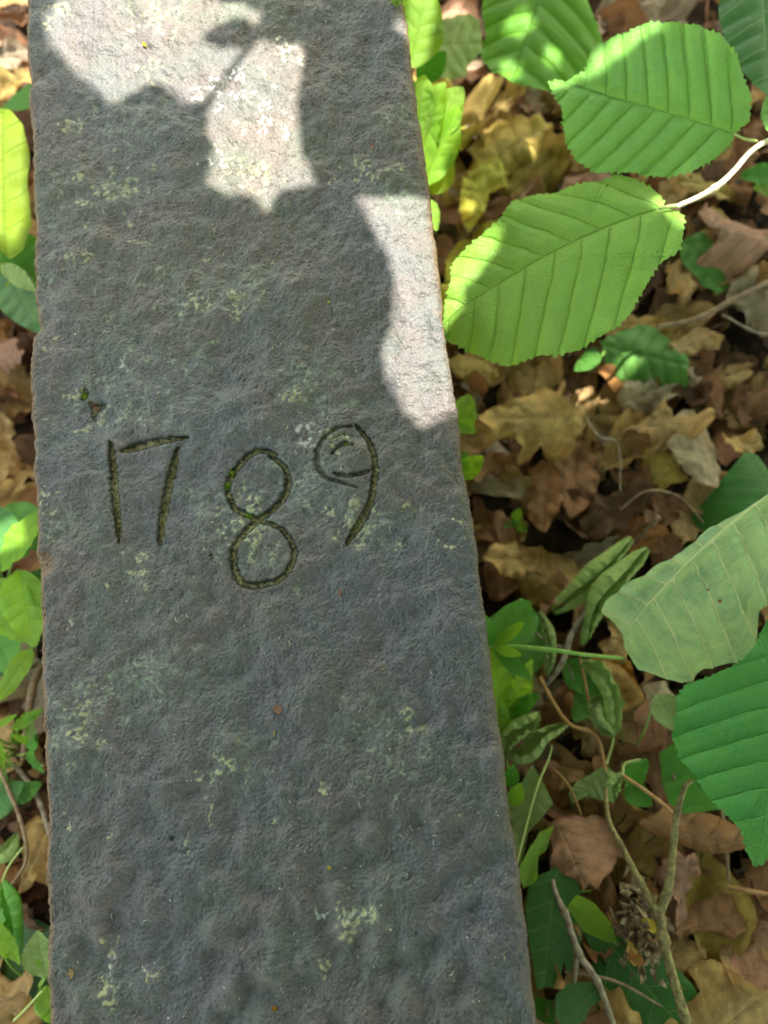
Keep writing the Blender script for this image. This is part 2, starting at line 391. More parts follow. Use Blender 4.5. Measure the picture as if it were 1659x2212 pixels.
# ------------------------------------------------------------------ the carved slab
Lpx = [(53, 0), (58, 120), (63, 250), (67, 380), (71, 500), (74, 640), (77, 700), (68, 722), (66, 800), (64, 850), (66, 905), (71, 1000), (74, 1150), (75, 1205), (81, 1235), (83, 1300),
       (88, 1400), (89, 1500), (95, 1640), (97, 1750), (98, 1900), (101, 2050), (103, 2212)]
Rpx = [(872, 0), (884, 90), (903, 230), (922, 360), (938, 470), (946, 560), (958, 680), (972, 790), (988, 885), (1000, 985), (1014, 1080), (1033, 1190), (1045, 1290), (1058, 1400),
       (1076, 1540), (1092, 1650), (1105, 1770), (1128, 1900), (1143, 2040), (1161, 2212)]
LW = np.array([W(*a) for a in Lpx]); RW = np.array([W(*a) for a in Rpx])
ytop, ybot = W(500, -40)[1], W(500, 2260)[1]
Y0, Y1 = -0.72, 0.85
step = 0.0006
ys_f = np.arange(Y0, Y1, step)
xs_n = np.arange(-0.26, 0.10, step)
def fftnoise(shape, wl_mm, seed, bw=0.5, ani=1.0):
    r = np.random.default_rng(seed); w = r.standard_normal(shape)
    fy = np.fft.fftfreq(shape[0], step)[:, None]; fx = np.fft.rfftfreq(shape[1], step)[None]
    f = np.sqrt((fx * ani) ** 2 + fy ** 2) + 1e-9; f0 = 1000.0 / wl_mm
    a = np.fft.irfft2(np.fft.rfft2(w) * np.exp(-(np.log(f / f0) / bw) ** 2), s=shape)
    return a / a.std()
sh = (len(ys_f), len(xs_n))
H = 0.00085 * fftnoise(sh, 75, 1) + 0.00058 * fftnoise(sh, 26, 2)
n9, n5, n3_ = fftnoise(sh, 10, 3), fftnoise(sh, 5.0, 4), fftnoise(sh, 2.6, 5)
H += 0.00020 * n9 + 0.00010 * n5 + 0.00013 * n3_ + 0.00012 * fftnoise(sh, 1.7, 55)
# flaky terraces: quantised noise gives small steps like spalled stone
tq = fftnoise(sh, 14, 6) * 1.3 + 0.45 * fftnoise(sh, 4, 7)
fr = tq - np.floor(tq)
H += 0.00010 * (np.floor(tq) + np.clip(fr * 5, 0, 1))
H -= 0.00030 * np.clip(fftnoise(sh, 4, 8) - 1.5, 0, 2) + 0.00022 * np.clip(fftnoise(sh, 2.4, 18) - 1.2, 0, 2)
# dents of the near part
Yg = ys_f[:, None]; near = np.clip((W(500, 1500)[1] - Yg) / 0.12, 0, 1)
H += near * (0.0009 * fftnoise(sh, 32, 9, 0.4, 0.7) + 0.0006 * fftnoise(sh, 60, 10))
H -= H.mean()
WA, WB, WC = fftnoise(sh, 16, 61), fftnoise(sh, 16, 62), fftnoise(sh, 5, 63)
def splat(field, px, py, rx, ry=None, amp=1.0, power=2):
    ry = ry or rx; c = W(px, py); sc = 0.45 / F
    X = (xs_n - c[0]) / (rx * sc); Y = (ys_f - c[1]) / (ry * sc)
    j = np.where(np.abs(X) < 4)[0]; i = np.where(np.abs(Y) < 4)[0]
    if len(i) == 0 or len(j) == 0: return
    XX, YY = X[j][None] + 0.62 * WA[np.ix_(i, j)] + 0.4 * WC[np.ix_(i, j)], Y[i][:, None] + 0.62 * WB[np.ix_(i, j)]
    b = amp * np.exp(-((XX ** 2 + YY ** 2)) ** (power / 2)) * np.clip(0.9 + 0.3 * WC[np.ix_(i, j)], 0.2, 1.3)
    field[np.ix_(i, j)] = np.maximum(field[np.ix_(i, j)], b)
lichY = np.zeros(sh); lichG = np.zeros(sh); lichW = np.zeros(sh)
for a in ((265, 405, 42), (215, 412, 24), (285, 390, 22), (160, 270, 20), (340, 30, 50), (120, 25, 35), (335, 140, 24), (390, 42, 30), (455, 537, 14), (200, 560, 14), (150, 565, 15), (525, 665, 30, 26), (575, 632, 18, 8),
          (230, 690, 14), (115, 750, 16), (160, 850, 18), (235, 880, 30), (185, 925, 14), (435, 650, 24), (640, 855, 18), (520, 1135, 26, 34), (568, 1175, 28, 34), (555, 1110, 20), (530, 1075, 16, 12),
          (748, 1105, 26, 24), (805, 1145, 38, 34), (735, 945, 26, 20), (770, 1135, 24), (900, 1095, 15), (930, 1003, 10), (96, 1090, 17, 22), (110, 1065, 10), (305, 1235, 26, 32), (180, 1545, 18, 46), (195, 1590, 20, 30),
          (185, 1520, 14, 20), (900, 1575, 22, 18), (885, 1545, 14, 8), (510, 1655, 32, 26), (765, 1965, 16, 34), (790, 1985, 16, 22), (745, 1990, 12, 26), (240, 2080, 10, 40), (242, 2150, 14, 30), (455, 1757, 8, 18), (405, 1825, 8, 16),
          (340, 2105, 10), (710, 2095, 12), (600, 1520, 10), (300, 520, 12), (590, 560, 10), (660, 610, 9), (150, 1345, 10), (700, 1700, 10), (830, 370, 40, 22), (780, 350, 30, 16), (905, 105, 12), (925, 125, 10), (970, 1185, 16, 10), (995, 1130, 10, 12),
          (330, 180, 16), (560, 380, 40, 30), (620, 110, 24), (505, 350, 24), (240, 1800, 9), (145, 1770, 8, 10), (600, 1780, 9), (990, 1760, 8), (1030, 1900, 8), (1085, 2080, 10)):
    splat(lichY, *a[:2], a[2] * 1.15, (a[3] if len(a) > 3 else a[2]) * 1.15, 1.0)
for a in ((300, 260, 75, 50), (420, 780, 45, 55), (350, 885, 55, 45), (675, 815, 42, 45), (270, 800, 40), (210, 870, 60, 50), (440, 640, 70, 40), (360, 600, 50, 30), (505, 30, 30), (690, 1010, 30, 70), (640, 1060, 35), (700, 870, 40),
          (305, 1235, 30, 38), (110, 470, 40, 30), (560, 600, 50, 30), (860, 420, 40), (60, 480, 30), (255, 1500, 60, 50), (760, 1985, 45, 35), (510, 1655, 45, 35), (130, 1150, 30), (430, 1080, 30), (820, 1120, 60, 50), (560, 1140, 60, 70),
          (240, 410, 60, 40), (150, 1560, 40, 60), (800, 1560, 40), (350, 1450, 50), (600, 1000, 30), (870, 1640, 40), (90, 600, 30, 50), (880, 250, 40)):
    splat(lichG, *a[:2], a[2], a[3] if len(a) > 3 else a[2], 0.85)
for a in ((505, 190, 52, 48), (430, 190, 26, 24), (580, 250, 40, 60), (630, 110, 26, 30), (660, 925, 26, 30), (690, 945, 16, 20), (480, 340, 24), (270, 790, 14), (415, 475, 6, 12), (765, 1975, 14, 16), (240, 2100, 8, 26), (700, 1975, 12)):
    splat(lichW, *a[:2], a[2], a[3] if len(a) > 3 else a[2], 1.0)
# carved strokes, "1789"
def Z(zx, zy): return ((150 + 0.5425 * zx) / 1.1573, (900 + 0.5425 * zy) / 1.1573)
DIG = {
 'one': [([(235, 378), (241, 440), (250, 560), (262, 700), (270, 790), (274, 840)], [6, 15, 17, 16, 12, 4], 0.0030)],
 'seven': [([(286, 422), (320, 405), (400, 384), (500, 368), (592, 354)], [9, 17, 20, 15, 5], 0.0026), ([(541, 408), (516, 500), (495, 590), (474, 700), (460, 800), (455, 850)], [8, 17, 18, 17, 15, 6], 0.0030)],
 'eight': [([(1000, 436), (940, 417), (890, 425), (835, 470), (785, 540), (775, 610), (805, 680), (860, 715), (930, 742), (1000, 768), (1050, 812), (1078, 880), (1066, 950), (1020, 1005), (950, 1030), (880, 1040), (822, 1008), (798, 940),
            (802, 870), (850, 800), (905, 745), (975, 690), (1030, 625), (1050, 550), (1030, 490), (985, 452), (960, 440)],
            [8, 13, 14, 14, 15, 14, 12, 12, 14, 10, 13, 15, 14, 12, 14, 15, 17, 17, 16, 15, 15, 13, 15, 15, 13, 9, 6], 0.0024)],
 'nine': [([(1345, 302), (1290, 308), (1225, 350), (1188, 415), (1185, 475), (1215, 530), (1290, 562), (1370, 590)], [6, 10, 12, 14, 14, 12, 9, 4], 0.0015),
          ([(1268, 522), (1310, 532), (1370, 528), (1428, 508)], [6, 11, 11, 6], 0.0019), ([(1255, 430), (1280, 402), (1320, 388), (1355, 395)], [5, 8, 13, 5], 0.0017), ([(1255, 365), (1300, 345), (1350, 350)], [4, 6, 4], 0.0008),
          ([(1365, 298), (1405, 345), (1438, 410), (1455, 490), (1448, 570), (1430, 655), (1395, 730), (1350, 800), (1322, 852)], [6, 11, 12, 13, 14, 15, 19, 15, 6], 0.0028)]}
scn = 0.5425 / 1.1573 * 0.45 / F          # metres per unit of the stroke sketch
groove = np.zeros(sh); digid = np.zeros(sh, dtype=int)
rag = 1 + 0.09 * fftnoise(sh, 5, 21) ; ragz = fftnoise(sh, 3.0, 22)
for di, (dn, strokes) in enumerate(DIG.items()):
    for pts, wd, depth in strokes:
        Pw = np.array([W(*Z(*a))[:2] for a in pts]); S = spline(np.c_[Pw, np.zeros(len(Pw))], 14 * len(pts))[:, :2]
        Wd = np.interp(np.linspace(0, 1, len(S)), np.linspace(0, 1, len(wd)), wd) * scn * 1.52
        x0, x1 = S[:, 0].min() - 0.01, S[:, 0].max() + 0.01; y0, y1 = S[:, 1].min() - 0.01, S[:, 1].max() + 0.01
        j = np.where((xs_n > x0) & (xs_n < x1))[0]; i = np.where((ys_f > y0) & (ys_f < y1))[0]
        XX, YY = np.meshgrid(xs_n[j], ys_f[i]); best = np.full(XX.shape, 9.0)
        XX = XX + 0.00018 * n5[np.ix_(i, j)]; YY = YY + 0.00018 * n9[np.ix_(i, j)]
        for k in range(len(S)):
            best = np.minimum(best, np.hypot(XX - S[k, 0], YY - S[k, 1]) / Wd[k])
        best = best * rag[np.ix_(i, j)]
        prof = np.clip(1 - best ** 1.35, 0, 1)
        sub = groove[np.ix_(i, j)]; dsub = digid[np.ix_(i, j)]
        g = prof * (depth / 0.003)
        dsub[(best < 1.22) & (g >= sub)] = di + 1
        groove[np.ix_(i, j)] = np.maximum(sub, g); digid[np.ix_(i, j)] = dsub
        # a faint raised lip round the cut
        H[np.ix_(i, j)] += 0.00018 * np.exp(-((best - 1.25) / 0.2) ** 2)
H -= groove * 0.0046 * (1 + 0.05 * ragz)
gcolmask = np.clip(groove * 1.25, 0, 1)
pit = np.zeros(sh)
for a in ((183, 852, 10, 12, 1), (203, 878, 9, 14, 1), (456, 1205, 10, 9, .7), (168, 1160, 9, 12, .5), (435, 628, 10, 8, .4), (375, 1805, 9, 14, .6), (885, 1895, 7, 9, .5), (1010, 1700, 6, 30, .3), (805, 318, 9, 14, .25), (390, 1840, 14, 8, .4), (640, 1710, 8, 20, .3)):
    splat(pit, *a[:4], a[4])
H -= pit * 0.0022
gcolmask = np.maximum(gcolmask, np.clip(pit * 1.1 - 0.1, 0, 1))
splat(lichG, 600, 1300, 1, 1, 0)
# grid rows and columns (fine where the photograph looks)
iy = np.concatenate([np.arange(0, np.searchsorted(ys_f, ybot), 10), np.arange(np.searchsorted(ys_f, ybot), np.searchsorted(ys_f, ytop), 1), np.arange(np.searchsorted(ys_f, ytop), len(ys_f), 10)])
yy = ys_f[iy]
o = np.argsort(LW[:, 1]); xl = np.interp(yy, LW[o, 1], LW[o, 0]); o = np.argsort(RW[:, 1]); xr = np.interp(yy, RW[o, 1], RW[o, 0])
xl = xl + 0.0010 * fbm2(yy, yy * 0, 31, 24, 4) + 0.0003 * fbm2(yy, yy * 0, 33, 260, 2); xr = xr + 0.0009 * fbm2(yy, yy * 0, 32, 24, 4) + 0.0003 * fbm2(yy, yy * 0, 34, 260, 2)
inner = np.linspace(0.035, 0.965, 385)
edge = 0.035 * (np.linspace(0, 1, 26)[:-1]) ** 1.5
U = np.concatenate([edge, inner, 1 - edge[::-1]])
top_x = xl[:, None] + (xr - xl)[:, None] * U[None]
jx = np.clip(((top_x - xs_n[0]) / step).round().astype(int), 0, sh[1] - 1); ii = iy[:, None] + 0 * jx
top_z = H[ii, jx].copy()
dl = top_x - xl[:, None]; dr = xr[:, None] - top_x
RL = 0.0045 + 0.001 * fbm2(yy, yy * 0, 41, 12, 2)[:, None]; RR = 0.0075 + 0.0012 * fbm2(yy, yy * 0, 42, 12, 2)[:, None]
for d, R in ((dl, RL), (dr, RR)):
    e = np.clip(R - d, 0, None); top_z -= (R - np.sqrt(np.maximum(R ** 2 - e ** 2, 1e-12))) * 0.85
# chipped flake on the left rim
c = W(95, 1215); ch = np.exp(-(((top_x - c[0]) / 0.006) ** 2 + ((yy[:, None] - c[1]) / 0.007) ** 2) ** 2); top_z -= 0.0022 * ch
c = W(80, 708); ch2 = np.exp(-(((top_x - c[0]) / 0.004) ** 2 + ((yy[:, None] - c[1]) / 0.004) ** 2)); top_z -= 0.0018 * ch2
rch = np.random.default_rng(909)
for _ in range(34):                       # small chips knocked out of both arrises
    yc_ = rch.uniform(ybot, ytop); sx, sy = rch.uniform(.0015, .0045), rch.uniform(.0015, .006)
    d_ = dl if rch.random() < .5 else dr
    top_z -= rch.uniform(.0006, .0018) * np.exp(-((d_ / sx) ** 2 + ((yy[:, None] - yc_) / sy) ** 2) ** 1.6)
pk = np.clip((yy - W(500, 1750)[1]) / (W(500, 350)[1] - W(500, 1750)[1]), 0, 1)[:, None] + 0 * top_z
rust = np.clip(np.exp(-dl / 0.0026) * 1.25 + 0.45 * np.exp(-dr / 0.0022) , 0, 1) + 0.8 * ch
rust += 0.25 * np.exp(-dr / 0.01) * np.clip((yy[:, None] - W(500, 950)[1]) / 0.1, 0, 1)
sidez = np.array([-0.004, -0.010, -0.02, -0.035, -0.06, -0.10, -0.16, -0.24, -0.34])
nr = len(yy)
def side(x, sgn, z0):
    xx = x[:, None] + sgn * (0.0004 + 0.0010 * fbm2(yy[:, None], sidez[None] * 1.0, 50 + sgn, 30, 3))
    return xx, np.minimum(z0[:, None] - 0.0015, 0) + sidez[None] + 0 * xx
lx, lz = side(xl, -1, top_z[:, 0]); rx_, rz_ = side(xr, 1, top_z[:, -1])
GX = np.hstack([lx[:, ::-1], top_x, rx_]); GZ = np.hstack([lz[:, ::-1], top_z, rz_]); GY = yy[:, None] + 0 * GX
ns = len(sidez)
def padv(a, v=0.0): return np.hstack([np.full((nr, ns), v), a, np.full((nr, ns), v)])
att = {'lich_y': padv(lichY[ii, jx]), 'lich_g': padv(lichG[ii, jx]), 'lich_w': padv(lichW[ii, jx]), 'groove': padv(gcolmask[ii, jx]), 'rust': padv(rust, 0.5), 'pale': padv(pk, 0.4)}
dig = padv(digid[ii, jx])
# end faces
def cap(a, lo=None):
    return np.vstack([a[:1] if lo is None else np.full_like(a[:1], lo), a, a[-1:] if lo is None else np.full_like(a[-1:], lo)])
GX, GY, GZ = cap(GX), cap(GY), cap(GZ, -0.36)
att = {k: cap(v) for k, v in att.items()}; dig = cap(dig)
nr, ncol = GX.shape
idx = np.arange(nr * ncol).reshape(nr, ncol)
quads = np.stack([idx[:-1, :-1], idx[:-1, 1:], idx[1:, 1:], idx[1:, :-1]], -1).reshape(-1, 4)
VV = np.stack([GX, GY, GZ], -1).reshape(-1, 3)
full = mesh('slab_full', VV, quads)
nrm = np.zeros(len(VV) * 3, dtype=np.float32); full.vertex_normals.foreach_get('vector', nrm); nrm = nrm.reshape(-1, 3)
fd = dig.ravel()[quads].min(1).astype(int); fdm = dig.ravel()[quads].max(1).astype(int)
fd = np.where(fd == fdm, fd, 0)
bpy.data.meshes.remove(full)
def submesh(name, sel):
    fq = quads[sel]; used, inv = np.unique(fq, return_inverse=True)
    me = mesh(name, VV[used], inv.reshape(-1, 4), {k: v.ravel()[used] for k, v in att.items()})
    me.normals_split_custom_set_from_vertices(nrm[used].tolist())
    return me
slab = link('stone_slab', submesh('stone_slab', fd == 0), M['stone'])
setp(slab, 'long weathered grey stone slab with mossy carved date 1789 and lichen spots', 'carved stone')
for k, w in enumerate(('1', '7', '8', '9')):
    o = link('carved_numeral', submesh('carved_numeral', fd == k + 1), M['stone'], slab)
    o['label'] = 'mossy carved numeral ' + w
print('slab verts', len(VV))

# ------------------------------------------------------------------ canopy that dapples the sun
SP = [  # sunlit spots: outline in the frame and the height of what they fall on
 ([(95, 40), (130, 5), (200, -40), (420, -30), (470, 0), (560, 25), (568, 50), (500, 40), (470, 50), (440, 72), (440, 98), (515, 108), (530, 108), (450, 222), (395, 215), (375, 185), (320, 180), (245, 225), (180, 165), (105, 95)], 0),
 ([(552, 88), (600, 95), (640, 95), (655, 120), (642, 220), (652, 335), (688, 405), (606, 408), (572, 465), (552, 425), (480, 415), (450, 395), (460, 330), (450, 255), (455, 222), (530, 108)], 0),
 ([(770, 430), (850, 425), (935, 420), (960, 560), (985, 720), (1000, 880), (915, 925), (880, 890), (862, 855), (830, 800), (812, 770), (825, 745), (848, 710), (852, 640), (845, 570), (815, 510)], 0),
 ([(850, 80), (960, 85), (960, 150), (900, 120), (840, 100)], -0.01),
 ([(875, -30), (945, -20), (935, 60), (925, 110), (890, 150), (875, 80)], -0.10),
 ([(905, 150), (960, 160), (1005, 200), (1000, 260), (975, 280), (985, 330), (965, 400), (930, 400), (905, 300), (898, 220)], -0.10),
 ([(925, 395), (960, 400), (958, 470), (940, 500), (925, 450)], -0.12),
 ([(1000, 190), (1035, 195), (1100, 215), (1100, 245), (1060, 262), (1030, 262), (1000, 250)], -0.262),
 ([(1080, 132), (1124, 138), (1122, 174), (1086, 172)], -0.128),
 ([(1270, 125), (1300, 85), (1340, 66), (1400, 40), (1445, 46), (1430, 66), (1390, 72), (1350, 96), (1300, 128)], -0.028),
 ([(1170, 160), (1245, 160), (1240, 185), (1195, 195)], -0.045),
 ([(960, 600), (965, 545), (1000, 500), (1078, 520), (1066, 560), (1040, 600), (1000, 640), (955, 655)], -0.065),
 ([(940, 660), (985, 650), (990, 690), (950, 735)], -0.07),
 ([(1390, 425), (1450, 410), (1500, 400), (1600, 350), (1680, 280), (1690, 320), (1600, 400), (1500, 450), (1485, 510), (1460, 500), (1440, 455)], -0.045),
 ([(1010, 340), (1045, 330), (1060, 365), (1030, 385), (1005, 370)], -0.245),
 ([(1075, 405), (1110, 400), (1112, 425), (1085, 440)], -0.245),
 ([(985, 470), (1010, 460), (1012, 490), (990, 500)], -0.245),
 ([(1130, 300), (1160, 290), (1165, 315), (1140, 325)], -0.25),
 ([(-20, 240), (45, 250), (65, 330), (62, 480), (30, 540), (-20, 500)], -0.12),
 ([(-20, 1180), (60, 1150), (75, 1220), (0, 1240)], -0.15),
]
CZ = 0.62
def toplane(P): return (P + SUN * ((CZ - P[2]) / SUN[2]))[:2]
gs = 0.0016; cx0, cx1, cy0, cy1 = -0.24, 0.92, -0.55, 0.86
nxg, nyg = int((cx1 - cx0) / gs), int((cy1 - cy0) / gs)
forb = np.zeros((nyg, nxg), bool)
def fill_poly(mask, P):
    P = np.asarray(P); ix = (P[:, 0] - cx0) / gs; iy_ = (P[:, 1] - cy0) / gs
    x0, x1 = max(int(ix.min()), 0), min(int(ix.max()) + 2, nxg); y0, y1 = max(int(iy_.min()), 0), min(int(iy_.max()) + 2, nyg)
    if x1 <= x0 or y1 <= y0: return None
    XX, YY = np.meshgrid(np.arange(x0, x1) + 0.5, np.arange(y0, y1) + 0.5); ins = np.zeros(XX.shape, bool)
    for k in range(len(P)):
        xa, ya, xb, yb = ix[k], iy_[k], ix[k - 1], iy_[k - 1]
        if ya == yb: continue
        ins ^= ((ya > YY) != (yb > YY)) & (XX < (xb - xa) * (YY - ya) / (yb - ya) + xa)
    return (slice(y0, y1), slice(x0, x1)), ins
for poly, z in SP:
    P = [toplane(W(px, py, z)) for px, py in poly]
    r = fill_poly(forb, P)
    if r is not None: forb[r[0]] |= r[1]
LS = np.array([(0, 0), (.12, .3), (.35, .44), (.6, .42), (.82, .24), (1, 0), (.82, -.24), (.6, -.42), (.35, -.44), (.12, -.3)]) - np.array([.5, 0])
cover = np.zeros_like(forb)
cparts_v = []; cparts_f = []; nv_ = 0; nleaf = 0
rr = np.random.default_rng(11)
for size, tries in ((0.085, 900), (0.055, 2200), (0.034, 3500), (0.020, 5000), (0.012, 7000), (0.008, 6000)):
    free = np.argwhere(~cover & ~forb)
    for _ in range(tries):
        if len(free) == 0: break
        a = free[rr.integers(len(free))]
        if cover[a[0], a[1]]: continue
        c = np.array([cx0 + (a[1] + .5) * gs, cy0 + (a[0] + .5) * gs])
        ok = False
        for _k in range(4):
            s = size * rr.uniform(0.8, 1.2); th = rr.uniform(0, 2 * PI); cs, sn = math.cos(th), math.sin(th)
            off = rr.uniform(-0.3, 0.3) * s
            P = LS * s; P = np.c_[P[:, 0] * cs - P[:, 1] * sn + c[0] + off * cs, P[:, 0] * sn + P[:, 1] * cs + c[1] + off * sn]
            r = fill_poly(None, P)
            if r is None: continue
            if (forb[r[0]] & r[1]).sum() <= 0.01 * r[1].sum(): ok = True; break
        if not ok: continue
        cover[r[0]] |= r[1]
        h0 = rr.uniform(0.0, 0.22) if size > 0.05 else rr.uniform(0, 0.03)
        tx, ty = rr.uniform(-0.35, 0.35, 2)
        hz = h0 + (P[:, 0] - c[0]) * tx + (P[:, 1] - c[1]) * ty
        V = np.c_[P, np.full(len(P), CZ)] + SUN[None] * (hz / SUN[2])[:, None]
        cv = V.mean(0) + SUN * 0.06 * s
        cparts_v.append(np.vstack([V, cv])); cparts_f += [(nv_ + k, nv_ + (k + 1) % 10, nv_ + 10) for k in range(10)]
        nv_ += 11; nleaf += 1
for _ in range(5600):  # outer leaves added to block skylight from the right and near sides
    x, y = rr.uniform(-1.0, 3.0), rr.uniform(-2.6, 2.2)
    if x < cx1 and x > cx0 + .06 and y > cy0 + .06 and y < cy1: continue
    if y > 0.80 + 0.9 * (x - 0.1): continue
    if x < -0.20 and y > -0.35 - 0.9 * (x + 0.2) - 1.0 * (x < -0.2) * 0: continue
    if x < -0.2 and y > -0.45: continue
    s = rr.uniform(.07, .12); th = rr.uniform(0, 6.28); cs, sn = math.cos(th), math.sin(th)
    P = LS * s; hh = CZ + rr.uniform(.0, .4)
    P = np.c_[P[:, 0] * cs - P[:, 1] * sn + x, P[:, 0] * sn + P[:, 1] * cs + y, hh + P[:, 0] * rr.uniform(-.4, .4) + P[:, 1] * rr.uniform(-.4, .4)]
    # its shadow must not reach the sunlit gaps
    q2 = P[:, :2] - SUN[:2] * ((P[:, 2:3] - CZ) / SUN[2]); ix_ = ((q2[:, 0] - cx0) / gs).astype(int); iy2 = ((q2[:, 1] - cy0) / gs).astype(int)
    ok_ = (ix_ >= 0) & (ix_ < nxg) & (iy2 >= 0) & (iy2 < nyg)
    if forb[iy2[ok_], ix_[ok_]].any(): continue
    cparts_v.append(np.vstack([P, P.mean(0)])); cparts_f += [(nv_ + k, nv_ + (k + 1) % 10, nv_ + 10) for k in range(10)]; nv_ += 11
can = link('hazel_canopy_leaves', mesh('hazel_canopy_leaves', np.concatenate(cparts_v), np.array(cparts_f)), M['canopy'])
setp(can, 'leafy hazel canopy hanging overhead above the slab, outside the frame, arranged to shape the light', 'foliage', kind='stuff')
br = Parts()
def over(px, py, h): a = toplane(W(px, py, 0)); return np.array([a[0], a[1], CZ + h])
# the thin stalk whose shadow crosses the sunny spot, and the boughs that carry the leaves
br.add(*tube_geo([over(575, 50, 0.0), over(505, 150, 0.0), over(430, 235, 0.0)], [0.0030, 0.0024, 0.0026], 10, 6))
made = 0
for k in range(400):
    a, b = np.array([1.3, rr.uniform(-.6, 1.3)]), np.array([-.22, rr.uniform(-.6, .9)]); bad = False
    h = rr.uniform(.20, .27)
    for q_ in np.linspace(0, 1, 90):
        p2 = a * (1 - q_) + b * q_ + np.array([0, .05 * math.sin(q_ * 6)]); c2 = p2 - SUN[:2] * (h / SUN[2])
        ix_, iy2 = int((c2[0] - cx0) / gs), int((c2[1] - cy0) / gs)
        if 12 < ix_ < nxg - 12 and 12 < iy2 < nyg - 12 and forb[iy2 - 12:iy2 + 12, ix_ - 12:ix_ + 12].any(): bad = True; break
    if bad: continue
    br.add(*tube_geo([np.r_[a * (1 - q_) + b * q_ + np.array([0, .05 * math.sin(q_ * 6)]), CZ + h] for q_ in np.linspace(0, 1, 9)], [0.008, 0.006, 0.002], 30, 7)); made += 1
    if made == 7: break
cb = link('canopy_boughs', br.mesh('canopy_boughs'), M['bark'])
setp(cb, 'thin brown hazel boughs carrying the leaves overhead, outside the frame', 'branches', kind='stuff')
print('canopy leaves', nleaf, 'open', float((~cover & ~forb).mean()))

# ------------------------------------------------------------------ leaves
def densify(P, K, closed=True):
    P = np.asarray(P, float); Q = np.vstack([P, P[:1]]) if closed else P
    d = np.r_[0, np.cumsum(np.linalg.norm(np.diff(Q, axis=0), axis=1))]
    s = np.linspace(0, d[-1], K, endpoint=not closed)
    return np.c_[np.interp(s, d, Q[:, 0]), np.interp(s, d, Q[:, 1])]
def smooth_closed(P, it=2):
    for _ in range(it):
        P = 0.25 * np.roll(P, 1, 0) + 0.5 * P + 0.25 * np.roll(P, -1, 0)
    return P
def leaf_geo(out, K=220, Mr=14, teeth=0, tamp=0.0, nv=7, delta=0.55, pleat=0.0, cup=0.0, fold=0.0, droop=0.0, wave=0.0, lump=0.0, bow=0.0, cen=None, seed=0, sm=2, edgecurl=0.0):
    """out: closed outline in units of leaf length, base (0,0), tip (1,0). Returns verts (unit), faces, uvl"""
    r = np.random.default_rng(seed)
    P = smooth_closed(densify(out, K), sm)
    area = 0.5 * np.sum(P[:, 0] * np.roll(P[:, 1], -1) - np.roll(P[:, 0], -1) * P[:, 1])
    if area < 0: P = P[::-1]
    cen = np.array(cen if cen is not None else P.mean(0))
    if teeth:
        T = np.roll(P, -1, 0) - np.roll(P, 1, 0); T /= np.linalg.norm(T, axis=1)[:, None] + 1e-9; Nn = np.c_[T[:, 1], -T[:, 0]]
        s = np.arange(K) / K * teeth; fr = s - np.floor(s)
        fwd = np.where(P[:, 1] < 0, fr, 1 - fr)
        am = tamp * (0.7 + 0.5 * np.sin(s * 2 * PI / 4.3 + 1)) * r.uniform(0.8, 1.2, K)
        P = P + Nn * (am * (fwd ** 1.6 - 0.3))[:, None]
    rho = np.linspace(0, 1, Mr + 1)[1:] ** 0.85
    V2 = np.concatenate([cen[None]] + [cen + (P - cen) * q for q in rho])
    RH = np.concatenate([[0.0]] + [np.full(K, q) for q in rho])
    u, v = V2[:, 0], V2[:, 1] - bow * 4 * V2[:, 0] * (1 - V2[:, 0])
    av = np.abs(v)
    z = np.zeros(len(u))
    if pleat:
        s0 = u + np.sign(v) * 0.17 / nv - delta * av ** 1.15; ph = s0 * nv
        dd = np.abs(ph - np.round(ph)) * 2
        z += pleat * (np.minimum(dd * 1.6, 1) ** 0.7 * np.minimum(av / 0.05, 1)) * np.clip(s0 * 8 + 1, 0, 1)
    z += cup * v * v * 4 + fold * av - droop * u * u + wave * RH ** 3 * fbm2(u, v, seed + 5, 2.2, 2) + lump * fbm2(u, v, seed + 9, 1.5, 3)
    z += edgecurl * np.clip(RH - 0.7, 0, 1) ** 2 * 11 * (0.5 + 0.5 * fbm2(u, v, seed + 11, 1.2, 1))
    V = np.c_[V2, z]
    k = np.arange(K); k2 = (k + 1) % K
    F0 = np.stack([np.zeros(K, int), 1 + k, 1 + k2], -1)
    Fs = [tuple(f) for f in F0]
    Fq = []
    for m in range(Mr - 1):
        a = 1 + m * K
        Fq.append(np.stack([a + k, a + K + k, a + K + k2, a + k2], -1))
    Fs += [tuple(f) for f in np.concatenate(Fq)]
    return V, Fs, np.c_[u, v, RH]
def px_leaf(name, outpx, base, tip, zb, zt, roll, mat, parent=None, ground=False, **kw):
    """a leaf whose outline was read off the photograph, laid in a tilted plane between base and tip"""
    if ground: Pb, Pt = G(*base, zb), G(*tip, zt)
    else: Pb, Pt = W(*base, zb), W(*tip, zt)
    L = np.linalg.norm(Pt - Pb); ex = (Pt - Pb) / L
    ey = np.cross([0, 0, 1.0], ex); ey /= np.linalg.norm(ey); ez = np.cross(ex, ey)
    a = math.radians(roll); ey, ez = ey * math.cos(a) + ez * math.sin(a), ez * math.cos(a) - ey * math.sin(a)
    out = []
    for p in outpx:
        h = hit_plane(p[0], p[1], Pb, ez) - Pb
        out.append((np.dot(h, ex) / L, np.dot(h, ey) / L))
    V, Fs, uvl = leaf_geo(out, **kw)
    me = mesh(name, V * L, Fs, {'uvl': uvl})
    o = bpy.data.objects.new(name, me); C.objects.link(o); me.materials.append(mat)
    mw = Matrix([[ex[0], ey[0], ez[0], Pb[0]], [ex[1], ey[1], ez[1], Pb[1]], [ex[2], ey[2], ez[2], Pb[2]], [0, 0, 0, 1]])
    if parent is not None: o.parent = parent; o.matrix_parent_inverse = parent.matrix_world.inverted()
    o.matrix_world = mw
    return o
